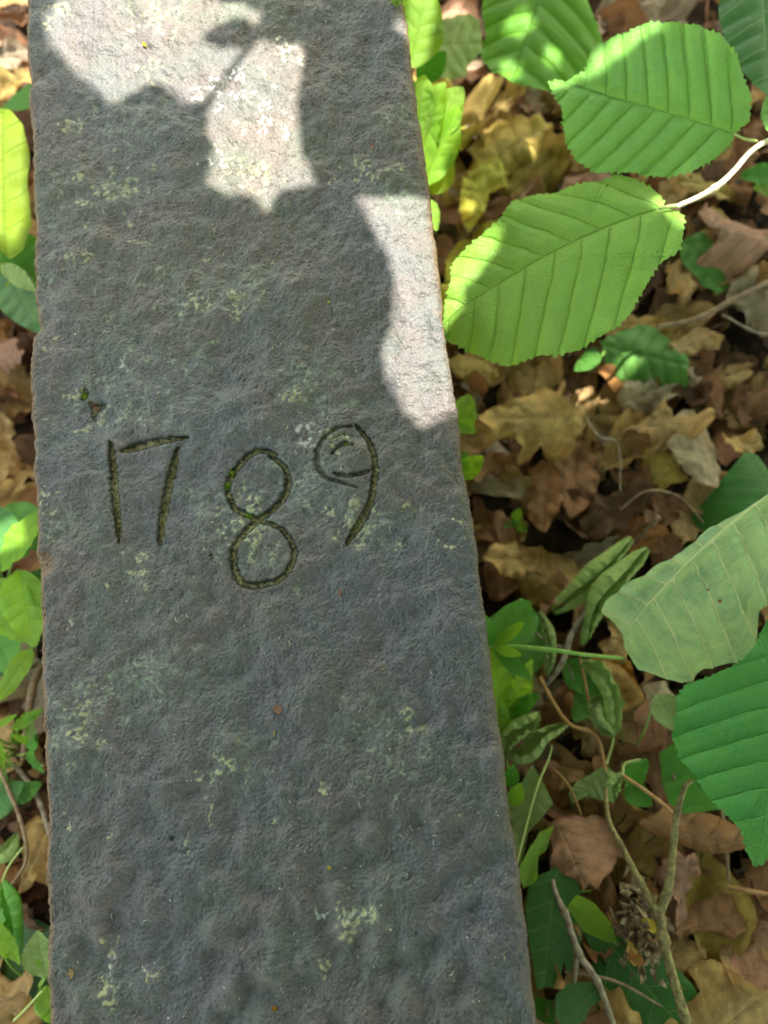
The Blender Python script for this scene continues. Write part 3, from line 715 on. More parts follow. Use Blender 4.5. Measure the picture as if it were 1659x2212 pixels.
def oak_outline(seed, lobes=4, width=0.30, depth=0.5):
    r = np.random.default_rng(seed); pts = []
    for sgn in (1, -1):
        side_ = []; ph = r.uniform(-0.4, 0.4); ws = width * r.uniform(0.85, 1.15)
        for s in np.linspace(0.02, 0.985, 34):
            env = math.sin(PI * min(1, s ** 0.85)) ** 0.55 * (0.35 + 0.9 * s) * 0.95
            if s < 0.14: env *= 0.35 + 4.6 * s
            lob = 0.5 - 0.5 * math.cos(2 * PI * (lobes * s + 0.05 + ph * 0.4))
            w_ = ws * env * (1 - depth * (1 - lob ** 0.7)) * r.uniform(0.96, 1.04)
            side_.append((s + 0.05 * lob - 0.02, sgn * w_))
        pts += side_ if sgn > 0 else side_[::-1]
        if sgn > 0: pts.append((1.0, 0.0))
    pts.append((-0.02, -0.008)); pts.append((-0.02, 0.008))
    return pts
def ovate_outline(width=0.3, k=0.42, seed=0):
    s = np.linspace(0, 1, 24); w_ = width * (np.sin(PI * s ** (math.log(.5) / math.log(k)))) ** 0.8
    return [(a, b) for a, b in zip(s, w_)] + [(a, -b) for a, b in zip(s[::-1][1:-1], w_[::-1][1:-1])]

# --- hazel branch reaching in from the right
hb = empty('hazel_branch', W(1700, 250, -0.04), 'hazel twig reaching in at upper right with two big bright toothed green leaves', 'branch')
o = px_leaf('leaf', [(1588, 288), (1620, 262), (1624, 210), (1605, 165), (1590, 120), (1555, 80), (1510, 55), (1450, 50), (1395, 48), (1335, 75), (1280, 100), (1262, 150), (1225, 168), (1185, 163), (1195, 195), (1212, 225), (1222, 300), (1245, 345),
     (1290, 372), (1340, 372), (1380, 376), (1430, 384), (1490, 378), (1550, 340), (1578, 312)], (1588, 288), (1187, 163), -0.035, -0.040, -10, M['hazel'], hb,
     K=420, Mr=34, teeth=84, tamp=0.018, nv=9, delta=0.5, pleat=0.016, droop=0.03, wave=0.02, seed=1, sm=1, cen=(0.45, 0.02))
o['label'] = 'ribbed rounded leaf, the upper of the two'
o = px_leaf('leaf', [(1440, 446), (1462, 455), (1478, 475), (1474, 505), (1468, 545), (1425, 570), (1400, 610), (1360, 680), (1335, 705), (1300, 728), (1250, 755), (1200, 768), (1165, 762), (1120, 780), (1090, 782), (1050, 765), (1010, 745), (962, 725), (956, 690), (960, 650),
     (975, 600), (972, 570), (985, 540), (1030, 510), (1078, 478), (1110, 435), (1170, 415), (1235, 402), (1300, 392), (1330, 378), (1375, 385), (1405, 398), (1430, 420)], (1440, 446), (958, 690), -0.045, -0.055, 6, M['hazel_low'], hb,
     K=460, Mr=36, teeth=90, tamp=0.014, nv=8, delta=0.95, pleat=0.011, droop=0.04, wave=0.03, seed=2, sm=1, cen=(0.45, 0.0), bow=-0.05)
o['label'] = 'large pointed leaf touching the slab edge, the lower of the two'
tube('petiole', [W(1586, 289, -0.034), W(1608, 300, -0.036), W(1635, 305, -0.038)], [0.0008, 0.0009, 0.0011], M['petiole'], hb, 12, 8)
tube('petiole', [W(1425, 452, -0.040), W(1440, 447, -0.042), W(1466, 444, -0.042)], [0.0010, 0.0012, 0.0013], M['petiole'], hb, 10, 8)
STP = [W(1462, 446, -0.042), W(1510, 425, -0.041), W(1550, 402, -0.040), W(1585, 370, -0.039), W(1625, 325, -0.038), W(1680, 295, -0.036), W(1800, 250, -0.03), W(2100, 150, -0.0)]
tube('stem', STP, [0.0016, 0.0018, 0.0022, 0.0018, 0.0018, 0.0019, 0.002, 0.003], M['stem_pale'], hb, 60, 10, 0.10, (0.26,))
hp = Parts(); S = spline(STP, 60)[:34]
for k in range(420):
    q = rng.uniform(0, 32); i = int(q); p = S[i] * (1 - (q - i)) + S[i + 1] * (q - i); d = rng.normal(size=3); d /= np.linalg.norm(d)
    a = p + d * 0.0015; b = p + d * (0.0018 + rng.uniform(0.0006, 0.0018)); e = rng.normal(size=3) * 0.00006
    hp.add([a + e, a - e, b], [(0, 1, 2)])
setp(link('hair', hp.mesh('hair'), M['hair'], hb), kind='stuff')
o = px_leaf('leaf', [(1659, 205), (1646, 225), (1642, 250), (1650, 275), (1672, 300), (1740, 310), (1790, 250), (1760, 200), (1700, 185)], (1790, 250), (1645, 245), -0.03, -0.03, 0, M['hazel'], hb, K=160, Mr=12, teeth=30, tamp=0.03, nv=6, pleat=0.02, seed=3)
o['label'] = 'toothed leaf edge just inside the right border'

# --- the two big leaves lower right
h2 = empty('hazel_sapling', W(1900, 1500, -0.10), 'hazel sapling entering at lower right: pale underside leaf overlapping dark green toothed leaf', 'sapling')
o = px_leaf('leaf', [(1700, 1040), (1659, 1068), (1600, 1108), (1540, 1140), (1480, 1195), (1420, 1220), (1360, 1260), (1310, 1300), (1298, 1322), (1325, 1345), (1345, 1370), (1350, 1400), (1380, 1450), (1430, 1470), (1480, 1485), (1500, 1482), (1530, 1462),
     (1590, 1440), (1622, 1440), (1640, 1390), (1655, 1330), (1690, 1290), (1740, 1200), (1740, 1090)], (1672, 1058), (1330, 1385), -0.045, -0.085, -12, M['hazel_pale'], h2,
     K=420, Mr=34, teeth=0, nv=8, delta=0.42, pleat=-0.024, cup=-0.05, droop=0.0, wave=0.03, lump=0.010, seed=12, cen=(0.45, 0.2), bow=-0.03, sm=1)
o['label'] = 'pale green leaf showing its veined underside'
o = px_leaf('leaf', [(1720, 1290), (1680, 1300), (1640, 1380), (1600, 1430), (1540, 1458), (1490, 1475), (1468, 1500), (1465, 1550), (1460, 1590), (1475, 1640), (1510, 1680), (1530, 1720), (1570, 1760), (1600, 1790), (1615, 1840), (1640, 1878), (1655, 1870), (1690, 1830), (1740, 1780),
     (1860, 1600), (1850, 1400), (1800, 1310)], (1715, 1290), (1640, 1880), -0.075, -0.060, 8, M['hazel_cool'], h2,
     K=460, Mr=36, teeth=92, tamp=0.013, nv=10, delta=0.72, pleat=0.010, cup=-0.15, droop=0.02, wave=0.03, seed=14, cen=(0.5, 0.05), sm=1)
o['label'] = 'dark green toothed leaf with hanging pointed tip'
tube('petiole', [W(1672, 1056, -0.044), W(1720, 1030, -0.04), W(1800, 1000, -0.04)], [0.0012, 0.0013, 0.0016], M['petiole'], h2, 12, 8)
tube('stem', [W(1800, 1000, -0.04), W(1840, 1200, -0.06), W(1900, 1500, -0.10), W(1950, 1900, -0.2)], [0.002, 0.0025, 0.003, 0.004], M['twig_brown'], h2, 24, 9)
for (px, py, r, lab) in ((1555, 1298, 0.0015, 'round reddish brown speck on the pale underside leaf'), (1530, 1274, 0.0009, 'tiny dark speck on the pale underside leaf')):
    p = W(px, py, -0.058)
    o = link('seed', (lambda q: (q.add(*blob_geo((0, 0, 0), (r, r * 0.85, r * 0.7))), q)[1])(Parts()).mesh('seed'), M['insect']); o.location = tuple(p)
    setp(o, lab, 'seed')
o = px_leaf('hazel_leaf', [(1040, 10), (1050, 60), (1038, 110), (1060, 160), (1110, 185), (1170, 195), (1215, 180), (1270, 130), (1310, 75), (1320, 60), (1290, 20), (1260, -40), (1180, -110), (1080, -80), (1045, -30)], (1200, -110), (1100, 190), -0.12, -0.13, 5, M['back_green'],
     K=260, Mr=20, teeth=46, tamp=0.012, nv=7, pleat=0.02, wave=0.03, seed=21, cup=-0.2)
setp(o, 'big blurred green leaf at the top edge with one bright sun spot', 'leaf')
o = px_leaf('hazel_leaf', [(1565, -40), (1562, 20), (1575, 80), (1590, 130), (1620, 170), (1645, 200), (1680, 225), (1730, 150), (1740, 0), (1660, -80)], (1640, -90), (1665, 215), -0.10, -0.11, -8, M['ivy'], K=200, Mr=16, nv=6, pleat=0.01, seed=22, cup=-0.2)
setp(o, 'dark blue green leaf in the top right corner', 'leaf')
o = px_leaf('hazel_leaf', [(905, 70), (935, 60), (960, 40), (1000, 30), (1035, 45), (1040, 80), (1045, 110), (1010, 140), (1005, 170), (960, 170), (925, 160), (900, 130)], (905, 100), (1042, 95), -0.16, -0.17, 10, M['wilt'], K=160, Mr=12, nv=5, pleat=0.02, wave=0.05, seed=23, teeth=18, tamp=0.03)
setp(o, 'greyish green lobed leaf between slab and top edge leaf', 'leaf')

# --- bright plant hugging the slab, upper right
def leaf_cluster(name, label, cat, rows, base, stemmat, group=None, stems=True):
    p = empty(name, base, label, cat, group)
    for k, (b, t, w_, zb, zt, roll, mt, kw) in enumerate(rows):
        b, t = np.array(b, float), np.array(t, float); d = t - b; L = np.linalg.norm(d); nn = np.array([-d[1], d[0]]) / L
        pts = [tuple(b + d * a + nn * c * L) for a, c in ovate_outline(w_, kw.pop('k', 0.42))]
        a_ = dict(K=110, Mr=10, nv=6, pleat=0.012, wave=0.05, cup=0.2, seed=k + 31); a_.update(kw)
        px_leaf('leaf', pts, b, t, zb, zt, roll, mt, p, **a_)
        if stems:
            P0 = W(*b, zb); P1 = np.array(base) + rng.uniform(-0.004, 0.004, 3)
            mid_ = (P0 + P1) / 2 + np.array([0, 0, 0.012])
            tube('stem', [P0, mid_, P1], [0.0007, 0.0008, 0.001], stemmat, p, 10, 6)
    return p
B, Yg_, Mi, Iv = M['bright'], M['yellowgreen'], M['mid'], M['ivy']
leaf_cluster('herb', 'sunlit bright green herb growing tight against the upper right slab edge', 'plant', [
    ((885, 150), (925, -30), 0.30, -0.11, -0.09, 15, B, {}), ((880, 60), (900, -60), 0.3, -0.12, -0.1, 0, B, {}), ((900, 290), (915, 160), 0.34, -0.12, -0.09, 20, B, {}), ((930, 300), (1000, 185), 0.30, -0.12, -0.10, -10, B, {}),
    ((915, 400), (990, 225), 0.20, -0.13, -0.10, 30, B, {}), ((905, 330), (960, 175), 0.26, -0.13, -0.09, -25, B, {}), ((930, 420), (975, 330), 0.32, -0.14, -0.12, 10, Yg_, {}), ((915, 430), (945, 500), 0.28, -0.14, -0.13, 0, B, {}), ((905, 180), (965, 110), 0.3, -0.14, -0.12, 20, Mi, {})],
    G(925, 330), M['stem_green'])
leaf_cluster('herb', 'small bright green sprig at the slab edge beside the numeral nine', 'plant', [
    ((985, 930), (1015, 850), 0.36, -0.17, -0.16, 10, B, {}), ((975, 900), (1028, 935), 0.34, -0.17, -0.17, 0, B, {}), ((990, 1030), (1045, 985), 0.34, -0.16, -0.15, 10, B, {}), ((995, 1040), (1005, 975), 0.3, -0.17, -0.15, 0, Mi, {})],
    G(985, 965), M['stem_green'])
leaf_cluster('seedling', 'tiny bright green sprout among brown leaves right of the slab', 'seedling', [
    ((1110, 1125), (1125, 1098), 0.4, -0.215, -0.205, 10, B, {}), ((1112, 1128), (1140, 1150), 0.3, -0.215, -0.210, 0, B, {}), ((1110, 1126), (1090, 1140), 0.34, -0.215, -0.210, 0, Mi, {})], G(1112, 1140), M['stem_green'])
# right hand ground plants
o = px_leaf('bramble_leaf', [(1300, 735), (1340, 715), (1390, 695), (1430, 698), (1450, 725), (1470, 750), (1490, 775), (1482, 800), (1490, 830), (1450, 852), (1400, 852), (1350, 820), (1310, 790), (1300, 760)], (1303, 748), (1488, 790), 0.035, 0.03, 8, M['ivy'], ground=True,
     K=240, Mr=18, teeth=22, tamp=0.03, nv=6, pleat=0.022, wave=0.05, cup=-0.3, seed=41, lump=0.02)
o.data.materials[0] = M['mid']; setp(o, 'broad toothed green leaf on the litter below the big hazel leaf', 'leaf')
leaf_cluster('seedling', 'small oval green leaf beside the broad toothed leaf', 'seedling', [((1300, 768), (1238, 800), 0.26, -0.19, -0.2, 10, M['mid'], {}), ((1300, 770), (1260, 760), 0.3, -0.20, -0.21, 0, Iv, {})], G(1300, 772), M['stem_green'])
o = px_leaf('herb_leaf', [(1475, 520), (1510, 500), (1545, 520), (1560, 560), (1578, 590), (1570, 625), (1545, 640), (1510, 610), (1480, 580), (1465, 550)], (1478, 510), (1565, 635), 0.03, 0.02, 0, M['ivy'], ground=True, K=140, Mr=12, nv=5, pleat=0.02, seed=43, wave=0.06)
o.data.materials[0] = M['mid']; setp(o, 'dark green leaf half under a curled brown leaf, right side', 'leaf')
leaf_cluster('seedling', 'small oval green leaf pair at the right border under the hazel twig', 'seedling', [((1680, 380), (1598, 378), 0.28, -0.16, -0.16, 0, Mi, {}), ((1700, 410), (1625, 405), 0.28, -0.18, -0.18, 0, B, {})], G(1690, 400), M['stem_green'])
o = px_leaf('ivy_leaf', [(1492, 1112), (1510, 1080), (1545, 1050), (1580, 1010), (1610, 975), (1640, 985), (1670, 1030), (1690, 1080), (1640, 1120), (1590, 1140), (1540, 1145), (1505, 1140)], (1690, 1110), (1612, 978), 0.05, 0.04, 0, M['ivy'], ground=True, K=160, Mr=14, nv=4, seed=44, cup=-0.2, pleat=0.01, cen=(0.15, 0.45), bow=0.0)
setp(o, 'smooth dark green ivy leaf behind the pale underside leaf', 'leaf')
o = px_leaf('ivy_leaf', [(1425, 1625), (1455, 1605), (1490, 1615), (1530, 1650), (1560, 1700), (1575, 1745), (1530, 1752), (1480, 1758), (1445, 1735), (1430, 1690)], (1560, 1750), (1430, 1620), 0.06, 0.05, -10, M['mid'], ground=True, K=140, Mr=12, nv=5, seed=45, pleat=0.01)
setp(o, 'mid green leaf just left of the dark toothed leaf', 'leaf')
# cleavers: whorl and stem
cl = empty('cleavers', G(1060, 1400), 'cleavers weed with a whorl of narrow leaves and thin stem crossing rightwards', 'weed')
for t_, w_, dz, mt in (((1145, 1300), .30, .02, 'mid'), ((1165, 1330), .28, .0, 'mid'), ((1130, 1345), .16, .02, 'bright'), ((1125, 1415), .18, .015, 'bright'), ((1145, 1465), .16, .01, 'mid'), ((1100, 1450), .14, .0, 'bright'), ((1050, 1330), .2, .02, 'mid'), ((1055, 1480), .16, .01, 'bright'), ((1020, 1440), .16, .0, 'mid')):
    b, t = np.array([1062, 1398.]), np.array(t_, float); d = t - b; L = np.linalg.norm(d); nn = np.array([-d[1], d[0]]) / L
    px_leaf('leaf', [tuple(b + d * a + nn * c * L) for a, c in ovate_outline(w_, 0.55)], b, t, -0.135, -0.135 + dz, random.uniform(-30, 30), M[mt], cl, K=80, Mr=8, nv=2, fold=0.12, droop=0.08, seed=int(t_[0]))
tube('stem', [W(1058, 1396, -0.135), W(1120, 1397, -0.13), W(1200, 1405, -0.125), W(1260, 1414, -0.125), W(1345, 1422, -0.13)], [0.0010, 0.0016, 0.0017, 0.0015, 0.0013], M['stem_green'], cl, 30, 8)
tube('stem', [W(1058, 1396, -0.135), G(1030, 1420, 0.04), G(1000, 1440)], [0.0010, 0.001, 0.001], M['stem_green'], cl, 14, 6)
# leaves behind the whorl and down the slab's right flank
o = px_leaf('herb_leaf', [(1050, 1340), (1090, 1310), (1130, 1290), (1165, 1330), (1180, 1380), (1170, 1440), (1130, 1480), (1080, 1500), (1050, 1450)], (1050, 1480), (1140, 1295), 0.045, 0.05, 0, M['mid'], ground=True, K=160, Mr=12, nv=5, pleat=0.015, wave=0.06, seed=51)
setp(o, 'rounded green leaf behind the cleavers whorl', 'leaf')
o = px_leaf('herb_leaf', [(1065, 1470), (1110, 1480), (1150, 1500), (1140, 1540), (1105, 1580), (1085, 1640), (1075, 1580)], (1140, 1490), (1080, 1640), 0.05, 0.03, 20, M['bright'], ground=True, K=120, Mr=10, nv=5, wave=0.06, fold=0.2, seed=52)
setp(o, 'folded yellow green leaf under the cleavers, at the slab edge', 'leaf')
o = px_leaf('wilted_leaf', [(1150, 1650), (1175, 1690), (1195, 1735), (1165, 1770), (1140, 1800), (1130, 1850), (1122, 1870), (1108, 1790), (1095, 1740), (1120, 1700)], (1152, 1655), (1122, 1868), 0.055, 0.04, 10, M['wilt'], ground=True, K=160, Mr=14, nv=6, fold=0.15, wave=0.05, seed=53, pleat=0.01)
setp(o, 'pale yellow green limp leaf hanging beside the slab edge', 'leaf')
o = px_leaf('wilted_leaf', [(1195, 1780), (1185, 1820), (1170, 1850), (1150, 1900), (1130, 1920), (1115, 1880), (1140, 1830), (1165, 1800)], (1195, 1780), (1125, 1925), 0.055, 0.045, -20, M['bright'], ground=True, K=120, Mr=10, nv=6, fold=0.2, wave=0.05, seed=54)
setp(o, 'narrow folded green leaf below the limp pale leaf', 'leaf')
iv = empty('ivy_plant', G(1330, 2150), 'dark green ivy with large veined leaves at the bottom right of the slab', 'ivy')
o = px_leaf('leaf', [(1190, 1880), (1220, 1850), (1250, 1900), (1265, 1990), (1250, 2080), (1225, 2110), (1222, 2060), (1205, 2140), (1180, 2130), (1160, 2140), (1145, 2050), (1135, 1960), (1145, 1900)], (1200, 1890), (1175, 2140), 0.045, 0.04, 5, M['ivy'], iv, ground=True, K=200, Mr=16, nv=3, delta=0.8, seed=61, cup=-0.15, pleat=0.006)
o = px_leaf('leaf', [(1262, 1985), (1290, 1975), (1340, 2010), (1390, 2040), (1450, 2080), (1500, 2130), (1530, 2212), (1520, 2260), (1430, 2270), (1330, 2240), (1290, 2180), (1270, 2110), (1285, 2060), (1262, 2020)], (1275, 1990), (1500, 2250), 0.03, 0.035, 0, M['ivy'], iv, ground=True, K=220, Mr=16, nv=4, delta=0.8, seed=62, pleat=0.006, wave=0.03)
o = px_leaf('leaf', [(1200, 2150), (1225, 2125), (1270, 2120), (1300, 2130), (1300, 2160), (1275, 2175), (1265, 2205), (1225, 2225), (1200, 2200)], (1300, 2130), (1200, 2215), 0.05, 0.05, 10, M['ivy'], iv, ground=True, K=140, Mr=12, nv=3, delta=0.8, seed=63)
o = px_leaf('leaf', [(1130, 2180), (1160, 2150), (1195, 2165), (1200, 2212), (1180, 2250), (1130, 2240)], (1190, 2240), (1150, 2150), 0.03, 0.03, 0, M['mid'], iv, ground=True, K=90, Mr=8, nv=4, seed=64)
tube('stem', [G(1200, 1890, 0.045), G(1240, 1925, 0.03), G(1295, 1930, 0.02), G(1330, 2000, 0.005)], [0.0009, 0.0009, 0.0009, 0.001], M['stem_green'], iv, 20, 7)
tube('stem', [G(1275, 1990, 0.03), G(1300, 2030, 0.01), G(1330, 2150, 0.0), G(1300, 2130, 0.05)], [0.0009, 0.0009, 0.0009, 0.001], M['stem_green'], iv, 20, 7)
o = px_leaf('herb_leaf', [(1225, 1960), (1245, 1930), (1280, 1945), (1320, 1990), (1335, 2040), (1300, 2030), (1260, 2010)], (1230, 1950), (1330, 2035), 0.05, 0.035, 20, M['bright'], ground=True, K=100, Mr=8, nv=5, seed=65, fold=0.1)
setp(o, 'small fresh green leaf above the large ivy leaf', 'leaf')

# --- rolled, wilted leaves and their twigs
def rolled(name, P, w_, turns, mat, parent=None, n=70, kk=34, seed=0, tilt=0.0, crimp=0.12):
    r = np.random.default_rng(seed); S = spline(P, n); T = np.gradient(S, axis=0); T /= np.linalg.norm(T, axis=1)[:, None]
    V = []; UV = []
    for i in range(n):
        s = i / (n - 1); a = np.cross(T[i], [0, 0, 1.0]); a /= np.linalg.norm(a); b = np.cross(a, T[i])
        wid = w_ * (math.sin(PI * min(1, (0.03 + 0.95 * s)) ** 0.9) ** 0.7 + 0.05)
        for j in range(kk):
            t = j / (kk - 1) * 2 - 1
            q_ = j / (kk - 1)
            span = 2 * PI * min(.93, turns + .12)
            th = PI / 2 + tilt + .55 * math.cos(seed * 2.1) + (2 * PI - span) / 2 + q_ * span + 0.3 * math.sin(s * 5 + seed)
            ed = max(0.0, abs(2 * q_ - 1) - .55) / .45
            rad = wid * (1 + 0.06 * math.sin(s * 13 + seed)) * (1 - 0.42 * ed + crimp * 1.3 * ed * (math.sin(s * 48 + seed + 3 * (q_ > .5)) * .6 + math.sin(s * 19 + seed * 2) * .6)) + 0.00015
            rad *= 1 + 0.05 * math.sin(s * 90) * (0.3 + ed)
            V.append(S[i] + rad * (math.cos(th) * a + 0.72 * math.sin(th) * b)); UV.append((s, (q_ - .5) * 0.9, q_))
    idx = np.arange(n * kk).reshape(n, kk)
    q = np.stack([idx[:-1, :-1], idx[:-1, 1:], idx[1:, 1:], idx[1:, :-1]], -1).reshape(-1, 4)
    return link(name, mesh(name, np.array(V), q, {'uvl': np.array(UV)}), mat, parent)
ws = empty('wilted_shoot', G(1250, 1370, 0.01), 'broken twig with pale green leaves rolled up like cigars', 'twig')
rolled('rolled_leaf', [G(1195, 1320, .05), G(1260, 1270, .055), G(1310, 1220, .055), G(1365, 1162, .05)], 0.0105, 0.72, M['wilt'], ws, seed=1)
rolled('rolled_leaf', [G(1275, 1350, .06), G(1300, 1290, .065), G(1350, 1235, .065), G(1400, 1185, .06)], 0.0105, 0.68, M['wilt'], ws, seed=2)
rolled('rolled_leaf', [G(1290, 1300, .06), G(1275, 1350, .055), G(1258, 1395, .05)], 0.0055, 0.7, M['wilt'], ws, seed=3)
tube('stem', [G(1310, 1285, .045), G(1270, 1320, .05), G(1235, 1370, .05), G(1210, 1440, .05), G(1150, 1510, .035), G(1090, 1570, .03)], [.0022, .0026, .0024, .0022, .0022, .0018], M['twig_grey'], ws, 40, 8, .12, (.2, .5))
rolled('rolled_leaf', [G(1165, 1320, .06), G(1185, 1370, .06), G(1188, 1420, .055), G(1182, 1460, .05)], 0.0048, 0.8, M['wilt'], ws, seed=4, crimp=0.3)
w2 = empty('wilted_shoot', G(1200, 1500, 0.01), 'thin orange twig with crumpled drooping green leaves in the lower right litter', 'twig')
tube('stem', [G(1166, 1462, .055), G(1185, 1500, .055), G(1215, 1548, .055), G(1240, 1570, .055), G(1275, 1580, .055), G(1295, 1605, .055), G(1308, 1665, .055)], [.0018, .0016, .0017, .0015, .0016, .0014, .0013], M['twig_orange'], w2, 50, 8, .1, (.17, .62))
tube('stem', [G(1252, 1420, .05), G(1265, 1480, .05), G(1278, 1550, .05), G(1290, 1600, .055)], [.0009, .001, .001, .001], M['twig_orange'], w2, 24, 7)
tube('stem', [G(1327, 1570, .055), G(1322, 1610, .055), G(1310, 1650, .055)], [.0009, .0009, .001], M['petiole'], w2, 14, 7)
rolled('rolled_leaf', [G(1255, 1430, .055), G(1295, 1450, .062), G(1325, 1500, .062), G(1330, 1560, .06), G(1325, 1590, .055)], 0.0085, 0.55, M['wilt'], w2, seed=5, tilt=0.6, crimp=.2)
rolled('rolled_leaf', [G(1325, 1590, .06), G(1290, 1560, .062), G(1285, 1520, .06), G(1300, 1505, .058)], 0.0060, 0.6, M['wilt'], w2, seed=6, crimp=.2)
rolled('rolled_leaf', [G(1090, 1625, .055), G(1105, 1590, .062), G(1150, 1560, .062), G(1165, 1540, .055)], 0.0075, 0.62, M['wilt'], w2, seed=7, crimp=.25)
rolled('rolled_leaf', [G(1090, 1620, .05), G(1130, 1630, .055), G(1170, 1590, .06), G(1225, 1565, .058)], 0.0075, 0.62, M['wilt'], w2, seed=8, crimp=.25, tilt=1)
o = px_leaf('leaf', [(1308, 1650), (1335, 1680), (1345, 1700), (1335, 1735), (1310, 1738), (1280, 1728), (1245, 1715), (1238, 1740), (1228, 1715), (1240, 1695), (1275, 1675), (1295, 1660)], (1308, 1652), (1238, 1732), 0.055, 0.045, 0, M['wilt'], w2, ground=True, K=150, Mr=12, nv=6, pleat=0.03, fold=-0.3, edgecurl=-0.10, seed=71, wave=0.06)
rolled('rolled_leaf', [G(1345, 1670, .055), G(1325, 1705, .06), G(1325, 1735, .055)], 0.0055, 0.65, M['wilt'], w2, seed=9, crimp=.25)
tube('stem', [G(1110, 1890, .06), G(1135, 1790, .06), G(1160, 1700, .06), G(1185, 1640, .055), G(1192, 1610, .05)], [.0008, .0009, .0009, .0009, .0008], M['petiole'], w2, 20, 7)
# forked upright twigs lower right
fk = empty('forked_twig', G(1640, 2212, 0.0), 'tall forked green brown twig standing in front of the litter, bottom right', 'twig')
tube('stem', [G(1490, 2230, .09), G(1465, 2150, .09), G(1440, 2060, .09), G(1425, 1985, .09), G(1405, 1945, .09), G(1375, 1890, .088), G(1345, 1830, .085), G(1315, 1770, .08), G(1308, 1700, .075)], [.0040, .0034, .0032, .0032, .0026, .0022, .0019, .0016, .0014], M['twig_green'], fk, 60, 9, .08, (.3, .38, .6))
tube('stem', [G(1424, 1975, .09), G(1440, 1930, .095), G(1450, 1880, .10), G(1455, 1820, .10), G(1462, 1760, .105), G(1480, 1700, .11), G(1495, 1685, .11)], [.0030, .0030, .0026, .0024, .0022, .0018, .0014], M['twig_green'], fk, 44, 9, .06, (.15, .55))
tube('stem', [G(1462, 1765, .103), G(1430, 1735, .10), G(1390, 1705, .095), G(1345, 1675, .09)], [.0016, .0014, .0013, .0013], M['twig_orange'], fk, 24, 8, .08, (.4,))
tube('stem', [G(1345, 1675, .09), G(1350, 1650, .09), G(1385, 1640, .095)], [.0012, .0011, .0009], M['petiole'], fk, 12, 7)
t3 = tube('twig', [G(1190, 1850, .02), G(1198, 1920, .05), G(1225, 1985, .055), G(1250, 2060, .055), G(1285, 2110, .055), G(1310, 2170, .05), G(1330, 2230, .05)], [.0014, .0018, .0024, .0026, .0022, .0024, .0020], M['twig_grey'], None, 50, 8, .2, (.3, .5, .7))
setp(t3, 'knobbly grey twig running down beside the slab, bottom', 'twig')
t3 = tube('twig', [G(1246, 2060, .055), G(1243, 2100, .05), G(1238, 2135, .045)], [.0022, .0020, .0016], M['twig_grey'], None, 16, 8, .2, (.5,))
setp(t3, 'short grey twig stub crossing the ivy leaf', 'twig')
t3 = tube('twig', [G(1420, 705, .035), G(1500, 690, .035), G(1580, 650, .035), G(1659, 610, .035), G(1800, 540, .02)], [.0018, .0024, .0026, .0028, .003], M['twig_brown'], None, 30, 8, .12)
setp(t3, 'straight brown twig lying across the litter at mid right', 'twig')
t3 = tube('twig', [G(1530, 1560, .03), G(1550, 1700, .03), G(1565, 1800, .035), G(1575, 1905, .03)], [.0012, .0014, .0014, .0012], M['twig_brown'], None, 30, 7, .12)
setp(t3, 'thin dark brown twig dropping behind the dark toothed leaf', 'twig')
t3 = tube('twig', [G(1570, 1915, .03), G(1620, 1925, .035), G(1680, 1935, .035)], [.0016, .0018, .0018], M['twig_orange'], None, 16, 7, .12)
setp(t3, 'pale orange twig poking in from the right border near the bottom', 'twig')
t3 = tube('twig', [G(1405, 1130, .03), G(1420, 1120, .05), G(1370, 1175, .02)], [.0018, .0022, .0016], M['twig_brown'], None, 16, 7, .12)
setp(t3, 'short broken twig stump above the rolled leaves', 'twig')

leaf_cluster('herb', 'mixed small green leaves crowding the slab edge below the cleavers', 'plant', [
    ((1085, 1520), (1065, 1420), .3, -.16, -.14, 20, M['bright'], {}), ((1090, 1545), (1165, 1500), .26, -.17, -.15, -10, M['mid'], {}), ((1095, 1560), (1150, 1420), .16, -.17, -.14, 10, M['bright'], {}),
    ((1100, 1700), (1110, 1650), .34, -.16, -.15, 0, M['mid'], {}), ((1105, 1740), (1125, 1690), .34, -.16, -.15, 0, M['bright'], {}), ((1080, 1600), (1075, 1500), .24, -.16, -.15, 0, M['bright'], {})], G(1090, 1600), M['stem_green'])
leaf_cluster('herb', 'small mid green leaves between the orange twig and the dark toothed leaf', 'plant', [
    ((1350, 1690), (1400, 1640), .34, -.16, -.15, 10, M['mid'], {}), ((1350, 1700), (1410, 1740), .36, -.17, -.16, -10, M['mid'], {}), ((1290, 1480), (1240, 1560), .34, -.19, -.18, 10, M['mid'], {}), ((1220, 1430), (1300, 1500), .34, -.19, -.18, 0, M['mid'], {}), ((1415, 1500), (1470, 1580), .34, -.15, -.14, 0, M['wilt'], {})], G(1350, 1640), M['stem_green'])
